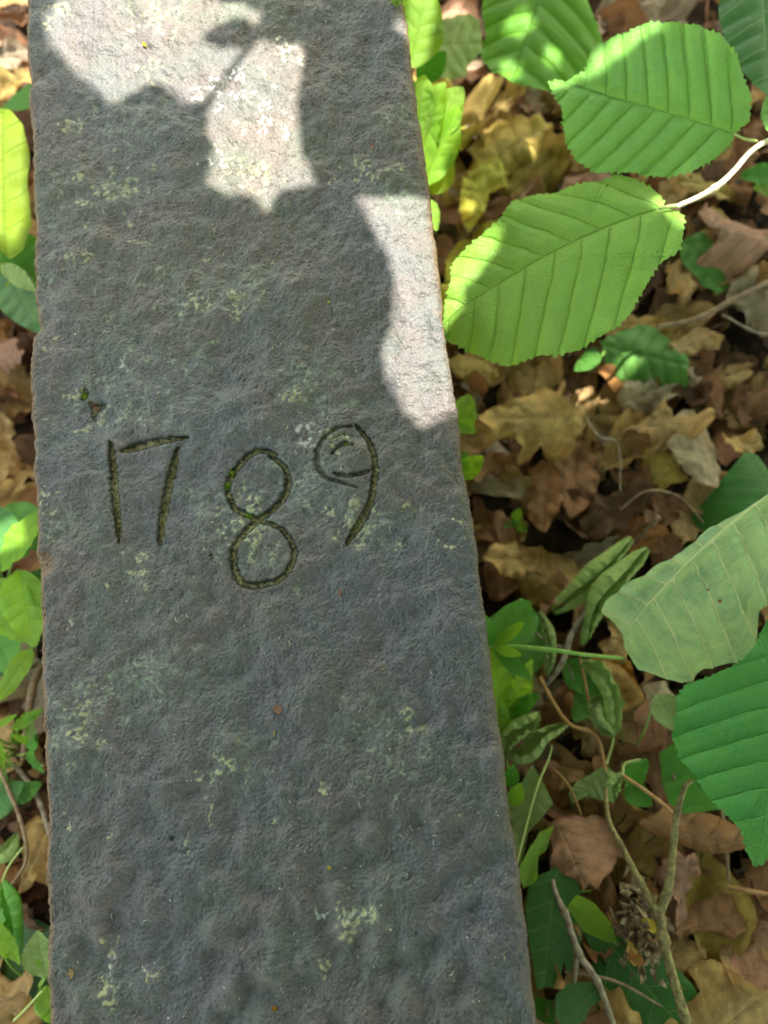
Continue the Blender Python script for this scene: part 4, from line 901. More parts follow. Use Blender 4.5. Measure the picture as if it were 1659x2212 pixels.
for pts_, r_, mt_, lab_ in (
    ([(1185, 1650), (1230, 1700), (1262, 1790), (1250, 1850)], .0008, 'twig_orange', 'hair thin orange stem curving above the pinkish jagged leaf'),
    ([(1130, 1330), (1180, 1390), (1215, 1400), (1240, 1470)], .0008, 'twig_grey', 'thin pale stem crossing behind the rolled leaves'),
    ([(1480, 1600), (1455, 1680), (1462, 1760)], .0011, 'twig_brown', 'thin brown stem rising from the forked twig beside the dark toothed leaf'),
    ([(1340, 1100), (1400, 1060), (1470, 1075), (1520, 1130)], .0009, 'twig_brown', 'thin bent stem lying above the pale underside leaf'),
    ([(1250, 870), (1290, 940), (1335, 960), (1340, 1060)], .0008, 'twig_grey', 'fine grey stalk beside the big tan lobed leaf'),
    ([(1120, 560), (1090, 470), (1150, 400)], .0009, 'twig_brown', 'fine brown stalk among the yellow leaves near the slab'),
    ([(1560, 680), (1640, 720), (1700, 715)], .0010, 'twig_grey', 'pale stalk just below the straight brown twig'),
    ([(1220, 2100), (1330, 2120), (1440, 2180)], .0009, 'twig_brown', 'thin reddish stalk across the large ivy leaf')):
    o = tube('stalk', [G(a_, b_, .04 + .012 * math.sin(k_ * 2.0)) for k_, (a_, b_) in enumerate(pts_)], [r_, r_ * 1.2, r_ * .7], M[mt_], None, 26, 6, .2, (.3, .7))
    setp(o, lab_, 'stalk')

# --- left hand strip
o = px_leaf('hazel_leaf', [(-60, 260), (-10, 232), (25, 240), (50, 270), (62, 320), (66, 400), (68, 480), (50, 540), (20, 560), (-20, 520), (-60, 450)], (10, 560), (5, 235), -0.12, -0.10, 0, M['yellowgreen'], K=180, Mr=14, nv=5, seed=81, wave=0.04, pleat=0.012)
setp(o, 'glowing yellow green leaf at the left border near the top', 'leaf')
o = px_leaf('hazel_leaf', [(0, 235), (30, 205), (62, 180), (85, 180), (80, 230), (40, 240)], (80, 190), (0, 235), -0.15, -0.15, 0, M['mid'], K=90, Mr=8, nv=4, seed=82)
setp(o, 'teal green leaf tip above the glowing leaf at left', 'leaf')
leaf_cluster('ivy_plant', 'dark green ivy leaves at the left slab edge below the glowing leaf', 'ivy', [
    ((85, 610), (20, 500), 0.42, -0.14, -0.13, 0, M['mid'], {}), ((10, 580), (90, 720), 0.30, -0.14, -0.13, 10, M['ivy'], {}), ((5, 570), (80, 630), 0.2, -0.125, -0.12, 30, M['wilt'], {}), ((-10, 480), (8, 640), 0.3, -0.15, -0.14, 0, M['yellowgreen'], {})], G(30, 650), M['stem_green'])
leaf_cluster('ivy_plant', 'tangle of bright and dark green ivy leaves at the left border, mid height', 'ivy', [
    ((-60, 1120), (60, 1200), 0.42, -0.13, -0.13, 0, M['ivy'], {}), ((90, 1110), (0, 1235), 0.2, -0.12, -0.12, 20, M['bright'], {}), ((20, 1090), (100, 1190), 0.36, -0.15, -0.14, 0, M['mid'], {}), ((40, 1230), (75, 1400), 0.30, -0.13, -0.12, -10, M['bright'], {}),
    ((100, 1230), (70, 1340), 0.4, -0.14, -0.14, 0, M['ivy'], {}), ((0, 1250), (60, 1390), 0.4, -0.14, -0.13, 10, M['bright'], {}), ((70, 1400), (-10, 1520), 0.16, -0.13, -0.12, 0, M['bright'], {}), ((-40, 1300), (30, 1460), 0.36, -0.16, -0.15, 0, M['mid'], {}),
    ((-50, 1420), (40, 1440), 0.4, -0.17, -0.17, 0, M['ivy'], {})], G(20, 1290), M['stem_green'])
rows = []
for k in range(12):
    b = np.array([random.uniform(-10, 80), random.uniform(1560, 1660)]); a = random.uniform(0, 6.28); L = random.uniform(45, 80)
    rows.append((tuple(b), tuple(b + L * np.array([math.cos(a), math.sin(a)])), 0.16, -0.17, -0.16, random.uniform(-30, 30), random.choice([M['mid'], M['wilt'], M['bright']]), {}))
leaf_cluster('herb', 'feathery small leaved herb at the left border below the ivy tangle', 'plant', rows, G(45, 1620), M['stem_green'])
leaf_cluster('ivy_plant', 'dark teal leaves at the left border lower down', 'ivy', [((-50, 1760), (50, 1690), 0.32, -0.16, -0.16, 0, M['ivy'], {}), ((20, 1730), (90, 1690), 0.28, -0.17, -0.17, 0, M['mid'], {}), ((-40, 1640), (20, 1720), 0.3, -0.18, -0.17, 0, M['mid'], {})], G(10, 1740), M['stem_green'])
t3 = tube('twig', [G(100, 1420, .04), G(72, 1480, .05), G(60, 1560, .05), G(50, 1640, .04)], [.0030, .0032, .0028, .0024], M['twig_brown'], None, 24, 9, .1)
setp(t3, 'thick brown twig leaning against the left slab edge', 'twig')
t3 = tube('twig', [G(-30, 1600, .06), G(20, 1710, .06), G(50, 1790, .06), G(56, 1860, .055), G(20, 1920, .05), G(-20, 1990, .05)], [.0014, .0015, .0015, .0013, .0013, .0012], M['twig_brown'], None, 36, 8, .1)
setp(t3, 'thin reddish twig bending at the lower left border', 'twig')
t3 = tube('twig', [G(30, 1650, .03), G(80, 1720, .04), G(110, 1810, .04)], [.0018, .002, .002], M['twig_grey'], None, 20, 8, .1)
setp(t3, 'pale grey twig touching the left slab edge, lower down', 'twig')
ws3 = empty('wilted_shoot', G(10, 1960, .02), 'rolled green leaves hanging at the lower left corner', 'twig')
rolled('rolled_leaf', [G(5, 1905, .06), G(20, 1960, .065), G(25, 2020, .065), G(40, 2070, .055)], 0.0085, .7, M['mid'], ws3, seed=11)
rolled('rolled_leaf', [G(-30, 1850, .05), G(10, 1840, .055), G(38, 1800, .05)], 0.0075, .6, M['wilt'], ws3, seed=12)
tube('stem', [G(5, 1905, .06), G(20, 1870, .06), G(50, 1830, .06)], [.0009, .0009, .0009], M['petiole'], ws3, 12, 7)
o = px_leaf('maple_leaf', [(-60, 2030), (0, 2020), (40, 1990), (80, 1985), (120, 2010), (140, 2100), (120, 2230), (40, 2260), (-40, 2250), (-80, 2150)], (20, 2080), (-40, 2260), 0.02, 0.02, 0, M['maple'], ground=True, K=160, Mr=12, seed=91, cen=(0.3, 0.1))
setp(o, 'large dull dark green leaf filling the bottom left corner', 'leaf')
leaf_cluster('seedling', 'small toothed yellow green leaf at the bottom left slab edge', 'seedling', [
    ((100, 2110), (80, 2010), 0.40, -0.12, -0.115, 0, M['wilt'], dict(teeth=26, tamp=.03)), ((105, 2100), (125, 2020), 0.4, -0.12, -0.12, 0, M['bright'], {}), ((-20, 1990), (45, 2085), 0.2, -0.125, -0.12, 0, M['bright'], {}), ((100, 2130), (130, 2220), 0.34, -0.12, -0.12, 0, M['bright'], {}), ((90, 2200), (130, 2190), .3, -0.12, -0.12, 0, M['mid'], {})], G(95, 2130), M['stem_green'])
t3 = tube('stalk', [W(92, 2140, -0.115), W(60, 2175, -0.115), W(30, 2205, -0.12)], [.0009, .0009, .001], M['petiole'], None, 16, 7)
setp(t3, 'thin yellow green stalk in the bottom left corner', 'stalk')

# ------------------------------------------------------------------ dry leaves of the litter
hero = [  # outline, base, tip, lift base, lift tip, roll, tone, kwargs, label
 ([(1030, 905), (1060, 880), (1100, 865), (1160, 840), (1190, 828), (1215, 860), (1230, 885), (1260, 870), (1272, 900), (1262, 935), (1245, 945), (1240, 985), (1215, 995), (1200, 985), (1170, 960), (1150, 990), (1135, 1000), (1120, 995), (1128, 965), (1110, 945), (1080, 945), (1055, 960), (1045, 945), (1060, 930)],
  (1260, 900), (1032, 905), .05, .055, -6, 'tan', dict(wave=.09, lump=.03, nv=4, cen=(.45, .05), sm=1), 'large pale tan lobed leaf arched over the litter beside the numeral nine'),
 ([(1135, 1010), (1180, 1000), (1215, 1030), (1220, 1060), (1210, 1110), (1190, 1120), (1180, 1150), (1165, 1145), (1140, 1120), (1150, 1060)], (1190, 1000), (1170, 1150), .03, .04, 30, 'brown', dict(fold=.25, wave=.05), 'dark red brown leaf curling under the large tan lobed leaf'),
 ([(1435, 905), (1460, 895), (1475, 885), (1505, 900), (1530, 890), (1545, 900), (1575, 920), (1580, 950), (1560, 960), (1590, 1000), (1560, 1020), (1545, 1060), (1520, 1040), (1490, 1010), (1460, 970)], (1545, 1060), (1480, 888), .045, .03, 12, 'grey', dict(fold=-.2, wave=.06, nv=4), 'pale beige oak leaf standing on edge at mid right'),
 ([(1390, 960), (1420, 950), (1450, 980), (1480, 1010), (1485, 1040), (1450, 1045), (1420, 1060), (1395, 1040), (1405, 1010), (1385, 1000)], (1480, 1040), (1395, 960), .025, .02, 0, 'ochre', dict(wave=.1, nv=4), 'ochre lobed leaf left of the pale beige oak leaf'),
 ([(1340, 830), (1390, 800), (1440, 790), (1470, 800), (1500, 790), (1510, 810), (1490, 850), (1450, 860), (1420, 880), (1380, 900), (1350, 890), (1330, 860)], (1320, 880), (1508, 800), .02, .02, 5, 'grey', dict(wave=.1, lump=.03), 'grey brown curled leaf under the broad toothed green leaf'),
 ([(1110, 1215), (1150, 1195), (1160, 1180), (1175, 1170), (1185, 1190), (1230, 1190), (1260, 1220), (1280, 1215), (1275, 1260), (1250, 1290), (1230, 1310), (1200, 1325), (1150, 1310), (1120, 1270)], (1260, 1300), (1115, 1215), .02, .02, 0, 'tan', dict(wave=.08, nv=4, lump=.03), 'tan pointed leaf lying left of the rolled green leaves'),
 ([(1050, 1190), (1075, 1160), (1060, 1110), (1085, 1100), (1100, 1130), (1130, 1180), (1150, 1220), (1130, 1260), (1080, 1300), (1055, 1290), (1045, 1240)], (1090, 1300), (1080, 1105), .015, .02, -8, 'rosy', dict(wave=.1, lump=.04), 'reddish brown leaf close to the slab level with the numeral eight'),
 ([(1180, 1790), (1200, 1770), (1240, 1758), (1265, 1765), (1290, 1755), (1330, 1770), (1370, 1810), (1400, 1850), (1370, 1855), (1340, 1850), (1325, 1880), (1305, 1895), (1290, 1920), (1275, 1910), (1260, 1925), (1245, 1900), (1215, 1890), (1200, 1900), (1190, 1870), (1195, 1830)],
  (1200, 1770), (1270, 1925), .045, .055, 5, 'rosy', dict(wave=.08, nv=4, lump=.02, sm=1), 'pinkish brown jagged leaf hanging over the dark gap, lower right'),
 ([(1380, 1780), (1440, 1740), (1520, 1760), (1600, 1790), (1640, 1830), (1580, 1850), (1500, 1845), (1420, 1810)], (1380, 1775), (1640, 1840), .05, .04, 15, 'brown', dict(fold=-.2, wave=.04), 'long reddish brown leaf across the lower right'),
 ([(1440, 1860), (1465, 1835), (1475, 1850), (1500, 1840), (1505, 1870), (1495, 1900), (1505, 1930), (1480, 1935), (1485, 1975), (1465, 2010), (1450, 1990), (1460, 1950), (1440, 1920)], (1455, 2010), (1490, 1845), .04, .045, 10, 'rosy', dict(wave=.1, nv=5), 'small rosy oak leaf just right of the forked twig'),
 ([(1480, 1975), (1510, 1950), (1560, 1930), (1590, 1935), (1600, 1960), (1620, 1975), (1615, 2010), (1580, 2030), (1550, 2020), (1520, 2010), (1470, 2030), (1450, 2010)], (1440, 2030), (1618, 1965), .035, .03, -8, 'brown', dict(wave=.09, nv=5), 'dark brown wavy oak leaf near the lower right border'),
 ([(1430, 2050), (1470, 2030), (1510, 2035), (1530, 2060), (1520, 2080), (1490, 2085), (1470, 2110), (1455, 2130), (1440, 2100), (1425, 2080)], (1520, 2050), (1450, 2130), .03, .03, 0, 'tan', dict(wave=.08), 'small tan leaf between forked twig and bottom oak leaf'),
 ([(1500, 2110), (1520, 2095), (1560, 2090), (1600, 2110), (1640, 2130), (1700, 2150), (1720, 2260), (1600, 2290), (1500, 2260), (1490, 2180), (1520, 2150)], (1500, 2260), (1690, 2120), .04, .045, 0, 'tan', dict(wave=.07, lump=.03, nv=4), 'large tan oak leaf in the bottom right corner'),
 ([(1270, 1940), (1310, 1920), (1330, 1935), (1350, 1900), (1370, 1930), (1370, 1990), (1350, 2020), (1330, 2050), (1300, 2040), (1275, 2000)], (1340, 2050), (1320, 1915), .01, .015, 0, 'dark', dict(wave=.1), 'dull brown oak leaf left of the forked twig'),
 ([(1500, 470), (1530, 440), (1600, 440), (1650, 470), (1680, 520), (1640, 555), (1570, 560), (1530, 550), (1500, 530), (1545, 525), (1560, 500), (1540, 480)], (1690, 530), (1510, 460), .04, .045, 18, 'rosy', dict(fold=-.25, wave=.06), 'curled reddish brown leaf at the right border below the twig'),
 ([(1440, 740), (1480, 720), (1510, 700), (1540, 715), (1560, 730), (1555, 755), (1520, 750), (1495, 770), (1465, 765)], (1440, 760), (1558, 730), .03, .035, 0, 'tan', dict(wave=.08), 'small pale lobed leaf right of the broad toothed leaf'),
 ([(960, 770), (1000, 750), (1030, 765), (1070, 790), (1080, 815), (1050, 830), (1010, 830), (985, 815)], (975, 800), (1080, 810), .02, .025, 0, 'ochre', dict(wave=.08), 'pale ochre leaf beneath the tip of the large hazel leaf'),
 ([(1000, 400), (1020, 350), (1060, 330), (1090, 350), (1100, 400), (1060, 420), (1045, 470), (1010, 500), (990, 460)], (1080, 340), (1005, 500), .04, .045, 10, 'yellow', dict(wave=.1, lump=.04), 'glowing yellow leaf curled between slab and hazel leaves'),
 ([(1010, 300), (1060, 250), (1130, 240), (1190, 260), (1200, 310), (1170, 350), (1130, 340), (1090, 380), (1040, 370)], (1010, 390), (1195, 260), .025, .03, 0, 'ochre', dict(wave=.1, lump=.04), 'yellow brown oak leaf behind the upper hazel leaf'),
 ([(960, 560), (990, 500), (1050, 480), (1100, 470), (1090, 520), (1030, 560), (990, 620), (960, 640)], (970, 640), (1100, 470), .03, .03, 0, 'yellow', dict(wave=.1, lump=.04), 'amber leaf partly behind the bright tip of the hazel leaf'),
 ([(1220, 380), (1280, 370), (1340, 380), (1330, 400), (1260, 420), (1210, 420)], (1200, 410), (1340, 385), .03, .03, 0, 'rosy', dict(wave=.05), 'pinkish dry leaf sliver between the two big hazel leaves'),
 ([(940, 10), (980, -20), (1030, -10), (1040, 40), (1000, 60), (960, 80), (930, 70)], (1040, -20), (940, 80), .04, .04, 0, 'rosy', dict(wave=.05), 'blurred brown leaf at the top edge right of the slab'),
 ([(40, 1800), (70, 1760), (110, 1770), (125, 1850), (120, 1930), (80, 1900), (60, 1920), (35, 1935), (50, 1880)], (110, 1770), (40, 1935), .035, .04, 0, 'tan', dict(wave=.08, pleat=.03, lump=.03), 'tan ribbed leaf against the slab at lower left'),
 ([(-20, 740), (20, 720), (50, 740), (58, 770), (30, 790), (0, 800), (-30, 780)], (-30, 760), (58, 765), .035, .04, 0, 'rosy', dict(wave=.08), 'pinkish brown leaf at the left border below the ivy'),
 ([(1270, 1420), (1320, 1410), (1365, 1425), (1370, 1460), (1385, 1510), (1350, 1500), (1320, 1490), (1290, 1470)], (1270, 1420), (1388, 1515), .025, .03, 0, 'orange', dict(wave=.14, lump=.06, pleat=.03), 'crumpled orange brown leaf behind the cleavers stem'),
 ([(1330, 1120), (1380, 1090), (1440, 1140), (1460, 1170), (1430, 1200), (1400, 1190), (1360, 1200), (1330, 1170)], (1340, 1190), (1450, 1150), .01, .015, 0, 'orange', dict(wave=.12, lump=.05), 'crumbled orange leaf scrap above the rolled leaves'),
 ([(1370, 1540), (1400, 1500), (1440, 1560), (1440, 1650), (1450, 1740), (1420, 1750), (1400, 1680), (1380, 1620)], (1400, 1500), (1440, 1750), .03, .035, 20, 'rosy', dict(fold=.2, wave=.06), 'narrow rosy brown leaf left of the dark toothed leaf'),
 ([(1390, 1475), (1440, 1470), (1470, 1520), (1470, 1600), (1430, 1560), (1400, 1520)], (1400, 1470), (1470, 1600), .05, .05, 0, 'grey', dict(wave=.1), 'dull grey green leaf scrap under the pale underside leaf'),
 ([(1500, 1420), (1180, 1560), (1250, 1600), (1200, 1700), (1150, 1640)], (1, 1), (2, 2), 0, 0, 0, None, {}, None),
]
landmarks = []
for out, b, t, zb, zt, roll, tone, kw, lab in hero:
    if tone is None: continue
    a_ = dict(K=200, Mr=14, nv=5, delta=.7, seed=len(landmarks) + 100, pleat=.022, teeth=31, tamp=.012, cup=-.35); a_.update(kw)
    a_['wave'] = a_.get('wave', .08) * 1.5
    o = px_leaf('dry_leaf', out, b, t, zb, zt, roll, DRY[tone], ground=True, **a_)
    setp(o, lab, 'dead leaf', 'dead leaves in the litter'); landmarks.append((b, lab))

# shared meshes for the loose leaves
variants = []
for k in range(16):
    r = random.Random(k)
    kind = k % 4
    out = oak_outline(k, r.choice([3, 4, 5]), r.uniform(.28, .36), r.uniform(.35, .6)) if kind < 3 else ovate_outline(r.uniform(.25, .34), .45)
    V, Fs, uv = leaf_geo(out, K=84, Mr=7, nv=5, delta=.7, pleat=.022, cup=r.uniform(-.5, 1.1), fold=r.uniform(-.2, .45), droop=r.uniform(-.35, .45), wave=r.uniform(.08, .24), lump=r.uniform(.03, .08), seed=k + 200, sm=1)
    variants.append((V - np.array([.5, 0, 0]), Fs, uv, kind))
tones = ['tan', 'brown', 'rosy', 'tan', 'grey', 'ochre', 'tan', 'brown', 'rosy', 'tan', 'dark']
vmesh = {}
def vm_get(k, tone):
    if (k, tone) not in vmesh:
        V, Fs, uv, kind = variants[k]; me = mesh('dry_leaf', V, Fs, {'uvl': uv}); me.materials.append(DRY[tone]); vmesh[(k, tone)] = me
    return vmesh[(k, tone)]
# countable loose leaves that the frame shows
COL = {'tan': 'tan', 'brown': 'brown', 'rosy': 'reddish brown', 'dark': 'dark brown', 'grey': 'grey brown', 'ochre': 'ochre'}
rl = random.Random(5); used = set()
spots = []
for _ in range(6000):
    side_ = rl.random() < 0.8
    px = rl.uniform(900, 1700) if side_ else rl.uniform(-60, 70); py = rl.uniform(-40, 2260)
    if side_ and px < 880 + (py / 2212) * 290: continue
    if any(x0_ < px < x1_ and y0_ < py < y1_ for x0_, x1_, y0_, y1_ in ((1470, 1640, 1845, 1935), (1225, 1300, 1870, 1960), (1410, 1500, 1010, 1110), (1480, 1560, 1000, 1100), (1180, 1260, 1120, 1190), (1290, 1340, 1380, 1440), (1480, 1530, 880, 900), (1210, 1260, 2160, 2212))): continue
    if any((px - a) ** 2 + (py - b) ** 2 < 66 ** 2 for a, b in spots): continue
    spots.append((px, py))
    if len(spots) > 185: break
marks = [((1400, 210), 'the upper hazel leaf'), ((1230, 590), 'the large hazel leaf'), ((1395, 780), 'the broad toothed leaf'), ((1150, 900), 'the large tan lobed leaf'), ((1500, 960), 'the pale beige oak leaf'), ((1570, 550), 'the straight brown twig end'), ((1290, 1240), 'the rolled green leaves'),
         ((1500, 1290), 'the pale underside leaf'), ((1130, 1390), 'the cleavers whorl'), ((1560, 1620), 'the dark toothed leaf'), ((1290, 1810), 'the pinkish jagged leaf'), ((1425, 1970), 'the forked twig'), ((1380, 2120), 'the large ivy leaf'), ((1600, 2180), 'the bottom right oak leaf'), ((1240, 1580), 'the thin orange twig'),
         ((1180, 90), 'the top edge leaf'), ((1620, 90), 'the top right corner leaf'), ((950, 250), 'the sunlit herb'), ((1050, 1220), 'the slab edge by the eight'), ((1130, 1720), 'the limp pale leaf'), ((1650, 400), 'the right border seedling'), ((1600, 760), 'the small pale lobed leaf'),
         ((30, 400), 'the glowing left leaf'), ((30, 760), 'the left pinkish leaf'), ((30, 1250), 'the left ivy tangle'), ((40, 1600), 'the feathery left herb'), ((70, 1850), 'the left ribbed leaf'), ((30, 2150), 'the bottom left dark leaf'), ((20, 100), 'the upper left slab end'), ((30, 950), 'the left slab edge by the one')]
for i, (px, py) in enumerate(spots):
    k = rl.randrange(16); tone = rl.choice(tones)
    if 930 < px < 1220 and 180 < py < 720: tone = rl.choice(['ochre', 'yellow', 'ochre', 'tan'])
    P = G(px, py, rl.uniform(0.002, 0.028)); L = rl.uniform(.055, .095)
    o = bpy.data.objects.new('dry_leaf', vm_get(k, tone)); C.objects.link(o)
    o.location = tuple(P); o.scale = (L, L * rl.uniform(.85, 1.1), L * rl.uniform(.8, 1.5))
    tiltx, tilty = rl.gauss(0, .28), rl.gauss(0, .28)
    o.rotation_euler = (tiltx, tilty, rl.uniform(0, 6.28))
    mk = sorted(marks, key=lambda m_: (m_[0][0] - px) ** 2 + (m_[0][1] - py) ** 2)
    sz = 'small ' if L < .068 else ('big ' if L > .083 else '')
    cl_ = 'yellow' if tone == 'yellow' else COL[tone]
    lab = None
    for m_, nm in mk[:5]:
        dx, dy = px - m_[0], py - m_[1]
        d = ('right of' if dx > 0 else 'left of') if abs(dx) > abs(dy) else ('below' if dy > 0 else 'above')
        l2 = f"{sz}{cl_} dead {'oak' if variants[k][3] < 3 else 'oval'} leaf {d} {nm}"
        if l2 not in used: lab = l2; break
    lab = lab or l2; used.add(lab)
    setp(o, lab, 'dead leaf', 'dead leaves in the litter')
# uncounted litter below and around: one joined mesh per tone
rl = np.random.default_rng(3)
GAPS = [G(*a_) for a_ in ((1560, 1890), (1265, 1915), (1330, 1480), (1450, 1060), (1530, 1010), (1215, 1150), (1230, 2190), (1640, 1960), (40, 1000), (1370, 1180), (1500, 2110))]
for tone, cnt in (('dark', 560), ('brown', 620), ('tan', 450), ('grey', 260)):
    Vs, Fsx, UVs, off = [], [], [], 0
    for _ in range(cnt):
        k = rl.integers(16); V, Fs, uv, kind = variants[k]
        # thinned version: every second ring vertex is enough down there
        if rl.random() < 0.72: x, y = rl.uniform(-0.62, 0.62), rl.uniform(-0.75, 0.75)
        else: x, y = rl.uniform(-1.6, 1.6), rl.uniform(-1.6, 1.6)
        if -0.22 < x < 0.05 and abs(y) < 0.8: continue
        if any((x - g_[0]) ** 2 + (y - g_[1]) ** 2 < .034 ** 2 for g_ in GAPS): continue
        L = rl.uniform(.05, .095); a, b, c = rl.uniform(0, 6.28), rl.normal(0, .3), rl.normal(0, .3)
        R = np.array(Matrix.Rotation(a, 3, 'Z') @ Matrix.Rotation(b, 3, 'X') @ Matrix.Rotation(c, 3, 'Y'))
        keep = np.r_[0, 1 + np.arange(84 * 7).reshape(7, 84)[[2, 6]][:, ::2].ravel()]
        Vk = (V[keep] * L) @ R.T + np.array([x, y, gz(x, y) + rl.uniform(-.016, .010)])
        j = np.arange(42); j2 = (j + 1) % 42
        Fs_ = np.concatenate([np.stack([0 * j, 1 + j, 1 + j2, 1 + j2], -1)[:, :3]]) + off
        Fq = np.stack([1 + j, 43 + j, 43 + j2, 1 + j2], -1) + off
        Fsx.append(np.concatenate([Fs_, Fq[:, [0, 1, 2]], Fq[:, [0, 2, 3]]])); Vs.append(Vk); UVs.append(uv[keep]); off += len(Vk)
    me = mesh('leaf_litter', np.concatenate(Vs), np.concatenate(Fsx), {'uvl': np.concatenate(UVs)}); me.materials.append(DRY[tone])
    o = link('leaf_litter', me)
    setp(o, {'dark': 'rotting dark brown', 'brown': 'brown', 'tan': 'tan', 'grey': 'grey brown'}[tone] + ' layer of dead oak leaves covering the forest floor', 'leaf litter', kind='stuff')
# crumbs of humus, bud scales and bits of twig
pc = Parts()
for _ in range(2600):
    x, y = (rl.uniform(0.03, 0.5), rl.uniform(-.55, .75)) if rl.random() < .75 else (rl.uniform(-.5, -.2), rl.uniform(-.55, .75))
    s = rl.uniform(.0012, .0045) ; p = np.array([x, y, gz(x, y) + rl.uniform(-.006, .012)])
    d = rl.normal(size=(4, 3)) * s * np.array([1, 1, .5])
    pc.add(p + d, [(0, 1, 2), (0, 2, 3), (0, 3, 1), (1, 3, 2)])
for _ in range(420):
    x, y = (rl.uniform(0.03, 0.5), rl.uniform(-.55, .75)) if rl.random() < .8 else (rl.uniform(-.5, -.2), rl.uniform(-.55, .75))
    p = np.array([x, y, gz(x, y) + rl.uniform(.0, .02)]); a = rl.uniform(0, 6.28); L = rl.uniform(.008, .035)
    pc.add(*tube_geo([p, p + L / 2 * np.array([math.cos(a), math.sin(a), rl.uniform(-.1, .3)]), p + L * np.array([math.cos(a + .3), math.sin(a + .3), rl.uniform(-.2, .2)])], [.0006, .0008, .0004], 4, 4))
setp(link('forest_crumbs', pc.mesh('forest_crumbs', False), M['crumbs']), 'dark crumbs, bud scales and twig bits scattered through the litter', 'debris', kind='stuff')

q = Parts(); c0_ = G(1385, 2010, .05)
for _ in range(230):
    d = rl.normal(size=3) * np.array([.008, .014, .006]); s_ = rl.uniform(.0012, .0040); e = rl.normal(size=(4, 3)) * s_ * np.array([1, 1, .6])
    q.add(c0_ + d + e, [(0, 1, 2), (0, 2, 3), (0, 3, 1), (1, 3, 2)])
M['rot'] = mat_plain('crumbling_bark', (0.07, 0.045, 0.028), (0.32, 0.25, 0.14), 160, .9, .2, .001)
o = link('bark_clump', q.mesh('bark_clump', False), M['rot']); setp(o, 'crumbling clump of dark bark and lichen behind the fork of the tall twig', 'bark')
for (px, py, tone, lab) in ((1410, 2000, 'yellow', 'small pale tan flake on the bark clump'), (1365, 2060, 'ochre', 'ochre curl of leaf below the bark clump'), (1375, 2072, 'orange', 'orange crumb below the bark clump')):
    P = G(px, py, .065); o = bpy.data.objects.new('dry_leaf', vm_get(3, tone)); C.objects.link(o); o.location = tuple(P); o.scale = (.016,) * 3; o.rotation_euler = (.2, .3, px); setp(o, lab, 'dead leaf')

# ------------------------------------------------------------------ small things lying on the slab
def surf(px, py):
    p = W(px, py); i = int(np.clip((p[1] - Y0) / step, 0, sh[0] - 1)); j = int(np.clip((p[0] - xs_n[0]) / step, 0, sh[1] - 1))
    p[2] = H[i, j]; return p
for px, py, an, lab in ((735, 1280, 0.1, 'tiny reddish brown insect on the stone below the numeral nine'), (805, 316, 0.4, 'tiny reddish brown insect on the stone at upper right')):
    p = surf(px, py); e = empty('insect', p + np.array([0, 0, .0002]), lab, 'insect'); q = Parts()
    sc_ = .0011
    for (x, y, z, a, b, c) in ((0, 1.1, .6, .55, .6, .5), (0, .1, .6, .45, .7, .45), (0, -1.3, .6, .7, 1.1, .6)): q.add(*blob_geo((p[0] + x * sc_, p[1] + y * sc_, p[2] + z * sc_), (a * sc_, b * sc_, c * sc_), 8, 6, .05))
    link('body', q.mesh('body'), M['insect'], e)
    for k in range(6):
        sgn = 1 if k % 2 else -1; yy_ = (k // 2 - 1) * .5 * sc_
        tube('leg', [p + [0, yy_, .5 * sc_], p + [sgn * 1.1 * sc_, yy_ * 1.8, .9 * sc_], p + [sgn * 1.9 * sc_, yy_ * 2.6, .05 * sc_]], [.00010, .00008, .00005], M['insect'], e, 6, 4)
def flake(px, py, L, w_, ang, mat, name, lab, cat='debris', lift=.0006):
    p = surf(px, py); V, Fs, uv = leaf_geo(ovate_outline(w_, .4), K=28, Mr=4, wave=.2, lump=.1, nv=3, seed=int(px))
    P3 = (V - [.5, 0, 0]) * L; R = np.array(Matrix.Rotation(ang, 3, 'Z')); me = mesh(name, P3 @ R.T, Fs, {'uvl': uv}); me.materials.append(mat)
    o = link(name, me); o.location = tuple(p + [0, 0, lift]); setp(o, lab, cat)
flake(599, 1531, .0062, .4, 2.4, DRY['rosy'], 'leaf_flake', 'pinkish brown dry flake lying alone low on the stone')
flake(592, 1583, .0036, .12, 1.4, DRY['yellow'], 'leaf_flake', 'tiny yellow splinter just below the pinkish flake')
flake(313, 98, .0052, .26, -.9, DRY['yellow'], 'bud_scale', 'pale yellow bud scale in the sunny upper left part of the stone')
flake(828, 1440, .0050, .3, .6, DRY['grey'], 'leaf_flake', 'pale grey flake on the stone right of centre, lower half')
flake(710, 652, .0022, .5, .2, DRY['yellow'], 'seed', 'small yellow seed on the stone near the centre top')
flake(712, 1873, .0026, .4, .2, DRY['yellow'], 'seed', 'small pale seed on the lower stone')
flake(155, 2100, .0055, .3, 1.6, DRY['tan'], 'leaf_flake', 'tan flake near the bottom left of the stone')
flake(592, 2180, .0035, .4, .3, DRY['orange'], 'leaf_flake', 'orange crumb at the bottom middle of the stone')
flake(200, 870, .0065, .3, -1.1, DRY['dark'], 'bark_scrap', 'dark scrap of bark in the small mossy hole above the numeral one')
flake(205, 882, .0045, .3, -1.5, DRY['brown'], 'bark_scrap', 'brown scrap below the dark bark scrap above the numeral one')
rm = np.random.default_rng(77)
q = Parts()
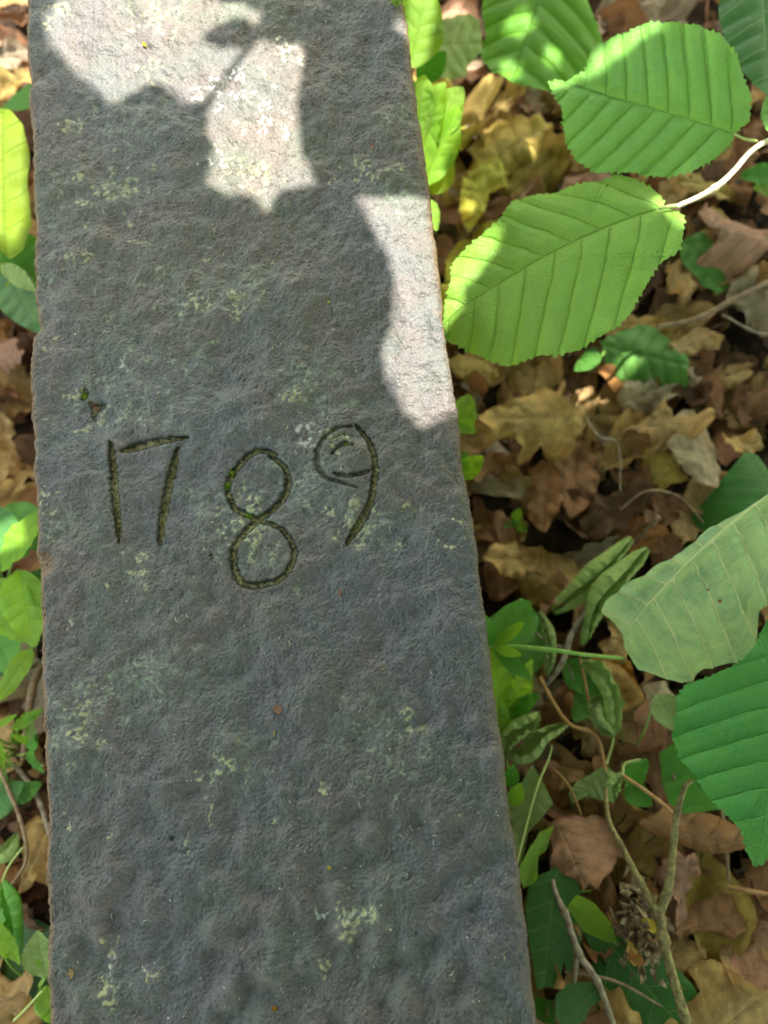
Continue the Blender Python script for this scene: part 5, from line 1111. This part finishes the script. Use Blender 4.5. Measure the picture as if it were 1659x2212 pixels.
for _ in range(900):                      # fine moss fuzz and root hairs along the two arrises
    i_ = rm.integers(0, len(yy)); right_ = rm.random() < .7
    if not (ybot < yy[i_] < ytop): continue
    p = np.array([(xr[i_] - abs(rm.normal(0, .0012))) if right_ else (xl[i_] + abs(rm.normal(0, .0007))), yy[i_], -.0022 if right_ else -.0012])
    d = np.array([(1 if right_ else -1) * rm.uniform(.1, 1), rm.normal(0, .7), rm.uniform(.1, .8)]); d *= rm.uniform(.0006, .0017) / np.linalg.norm(d); e = rm.normal(size=3) * .00009
    q.add([p + e, p - e, p + d], [(0, 1, 2)])
setp(link('edge_moss', q.mesh('edge_moss', False), M['moss_dull']), 'thin dull moss fuzz along the long edges of the slab', 'moss', kind='stuff')
def moss(px, py, n_, sp, lab, hgt=.0022):
    p = surf(px, py); q = Parts()
    for _ in range(n_):
        b = p + np.array([rm.normal(0, sp), rm.normal(0, sp), -.0004]); d = rm.normal(size=3) * .5; d[2] = abs(d[2]) + .6; d *= hgt * rm.uniform(.5, 1.1); s_ = np.cross(d, [0, 0, 1.]) ; s_ = s_ / (np.linalg.norm(s_) + 1e-9) * .00028
        q.add([b - s_, b + s_, b + d * .6 + s_ * .8, b + d, b + d * .6 - s_ * .8], [(0, 1, 2, 4), (4, 2, 3)])
    setp(link('moss_tuft', q.mesh('moss_tuft'), M['moss']), lab, 'moss')
moss(178, 848, 60, .0012, 'bright green moss sprout in the small hole above the numeral one', .003)
moss(488, 1050, 70, .0009, 'green moss tuft on the left of the upper loop of the eight')
moss(535, 1117, 50, .0008, 'green moss tuft at the crossing of the eight')
moss(497, 1020, 40, .0007, 'small moss speck high on the left loop of the eight')
moss(745, 960, 30, .0007, 'dark moss speck inside the loop of the nine', .0012)
moss(858, 8, 120, .003, 'moss cushion at the top right corner of the stone', .003)
# grit: pale grains and fibres strewn over the stone
q = Parts()
for _ in range(520):
    px, py = rm.uniform(80, 1150), rm.uniform(-20, 2230)
    if px > 860 + 290 * py / 2212: continue
    p = surf(px, py); s = rm.uniform(.00012, .00042); d = rm.normal(size=(4, 3)) * s
    q.add(p + [0, 0, .0002] + d, [(0, 1, 2), (0, 2, 3), (0, 3, 1), (1, 3, 2)])
for _ in range(70):
    px, py = rm.uniform(100, 1050), rm.uniform(0, 2200)
    if px > 850 + 290 * py / 2212: continue
    p = surf(px, py) + [0, 0, .0004]; a = rm.uniform(0, 6.28); L = rm.uniform(.0015, .004)
    q.add(*tube_geo([p, p + L * .5 * np.array([math.cos(a), math.sin(a), .1]), p + L * np.array([math.cos(a + .4), math.sin(a + .4), 0])], [.00008, .0001, .00006], 5, 4))
M['grit'] = mat_plain('pale_grit', (0.5, 0.46, 0.33), (0.62, 0.58, 0.45), 300, .7, .3, .0001)
setp(link('stone_grit', q.mesh('stone_grit', False), M['grit']), 'pale grains and fibres strewn over the stone', 'grit', kind='stuff')
print('done')
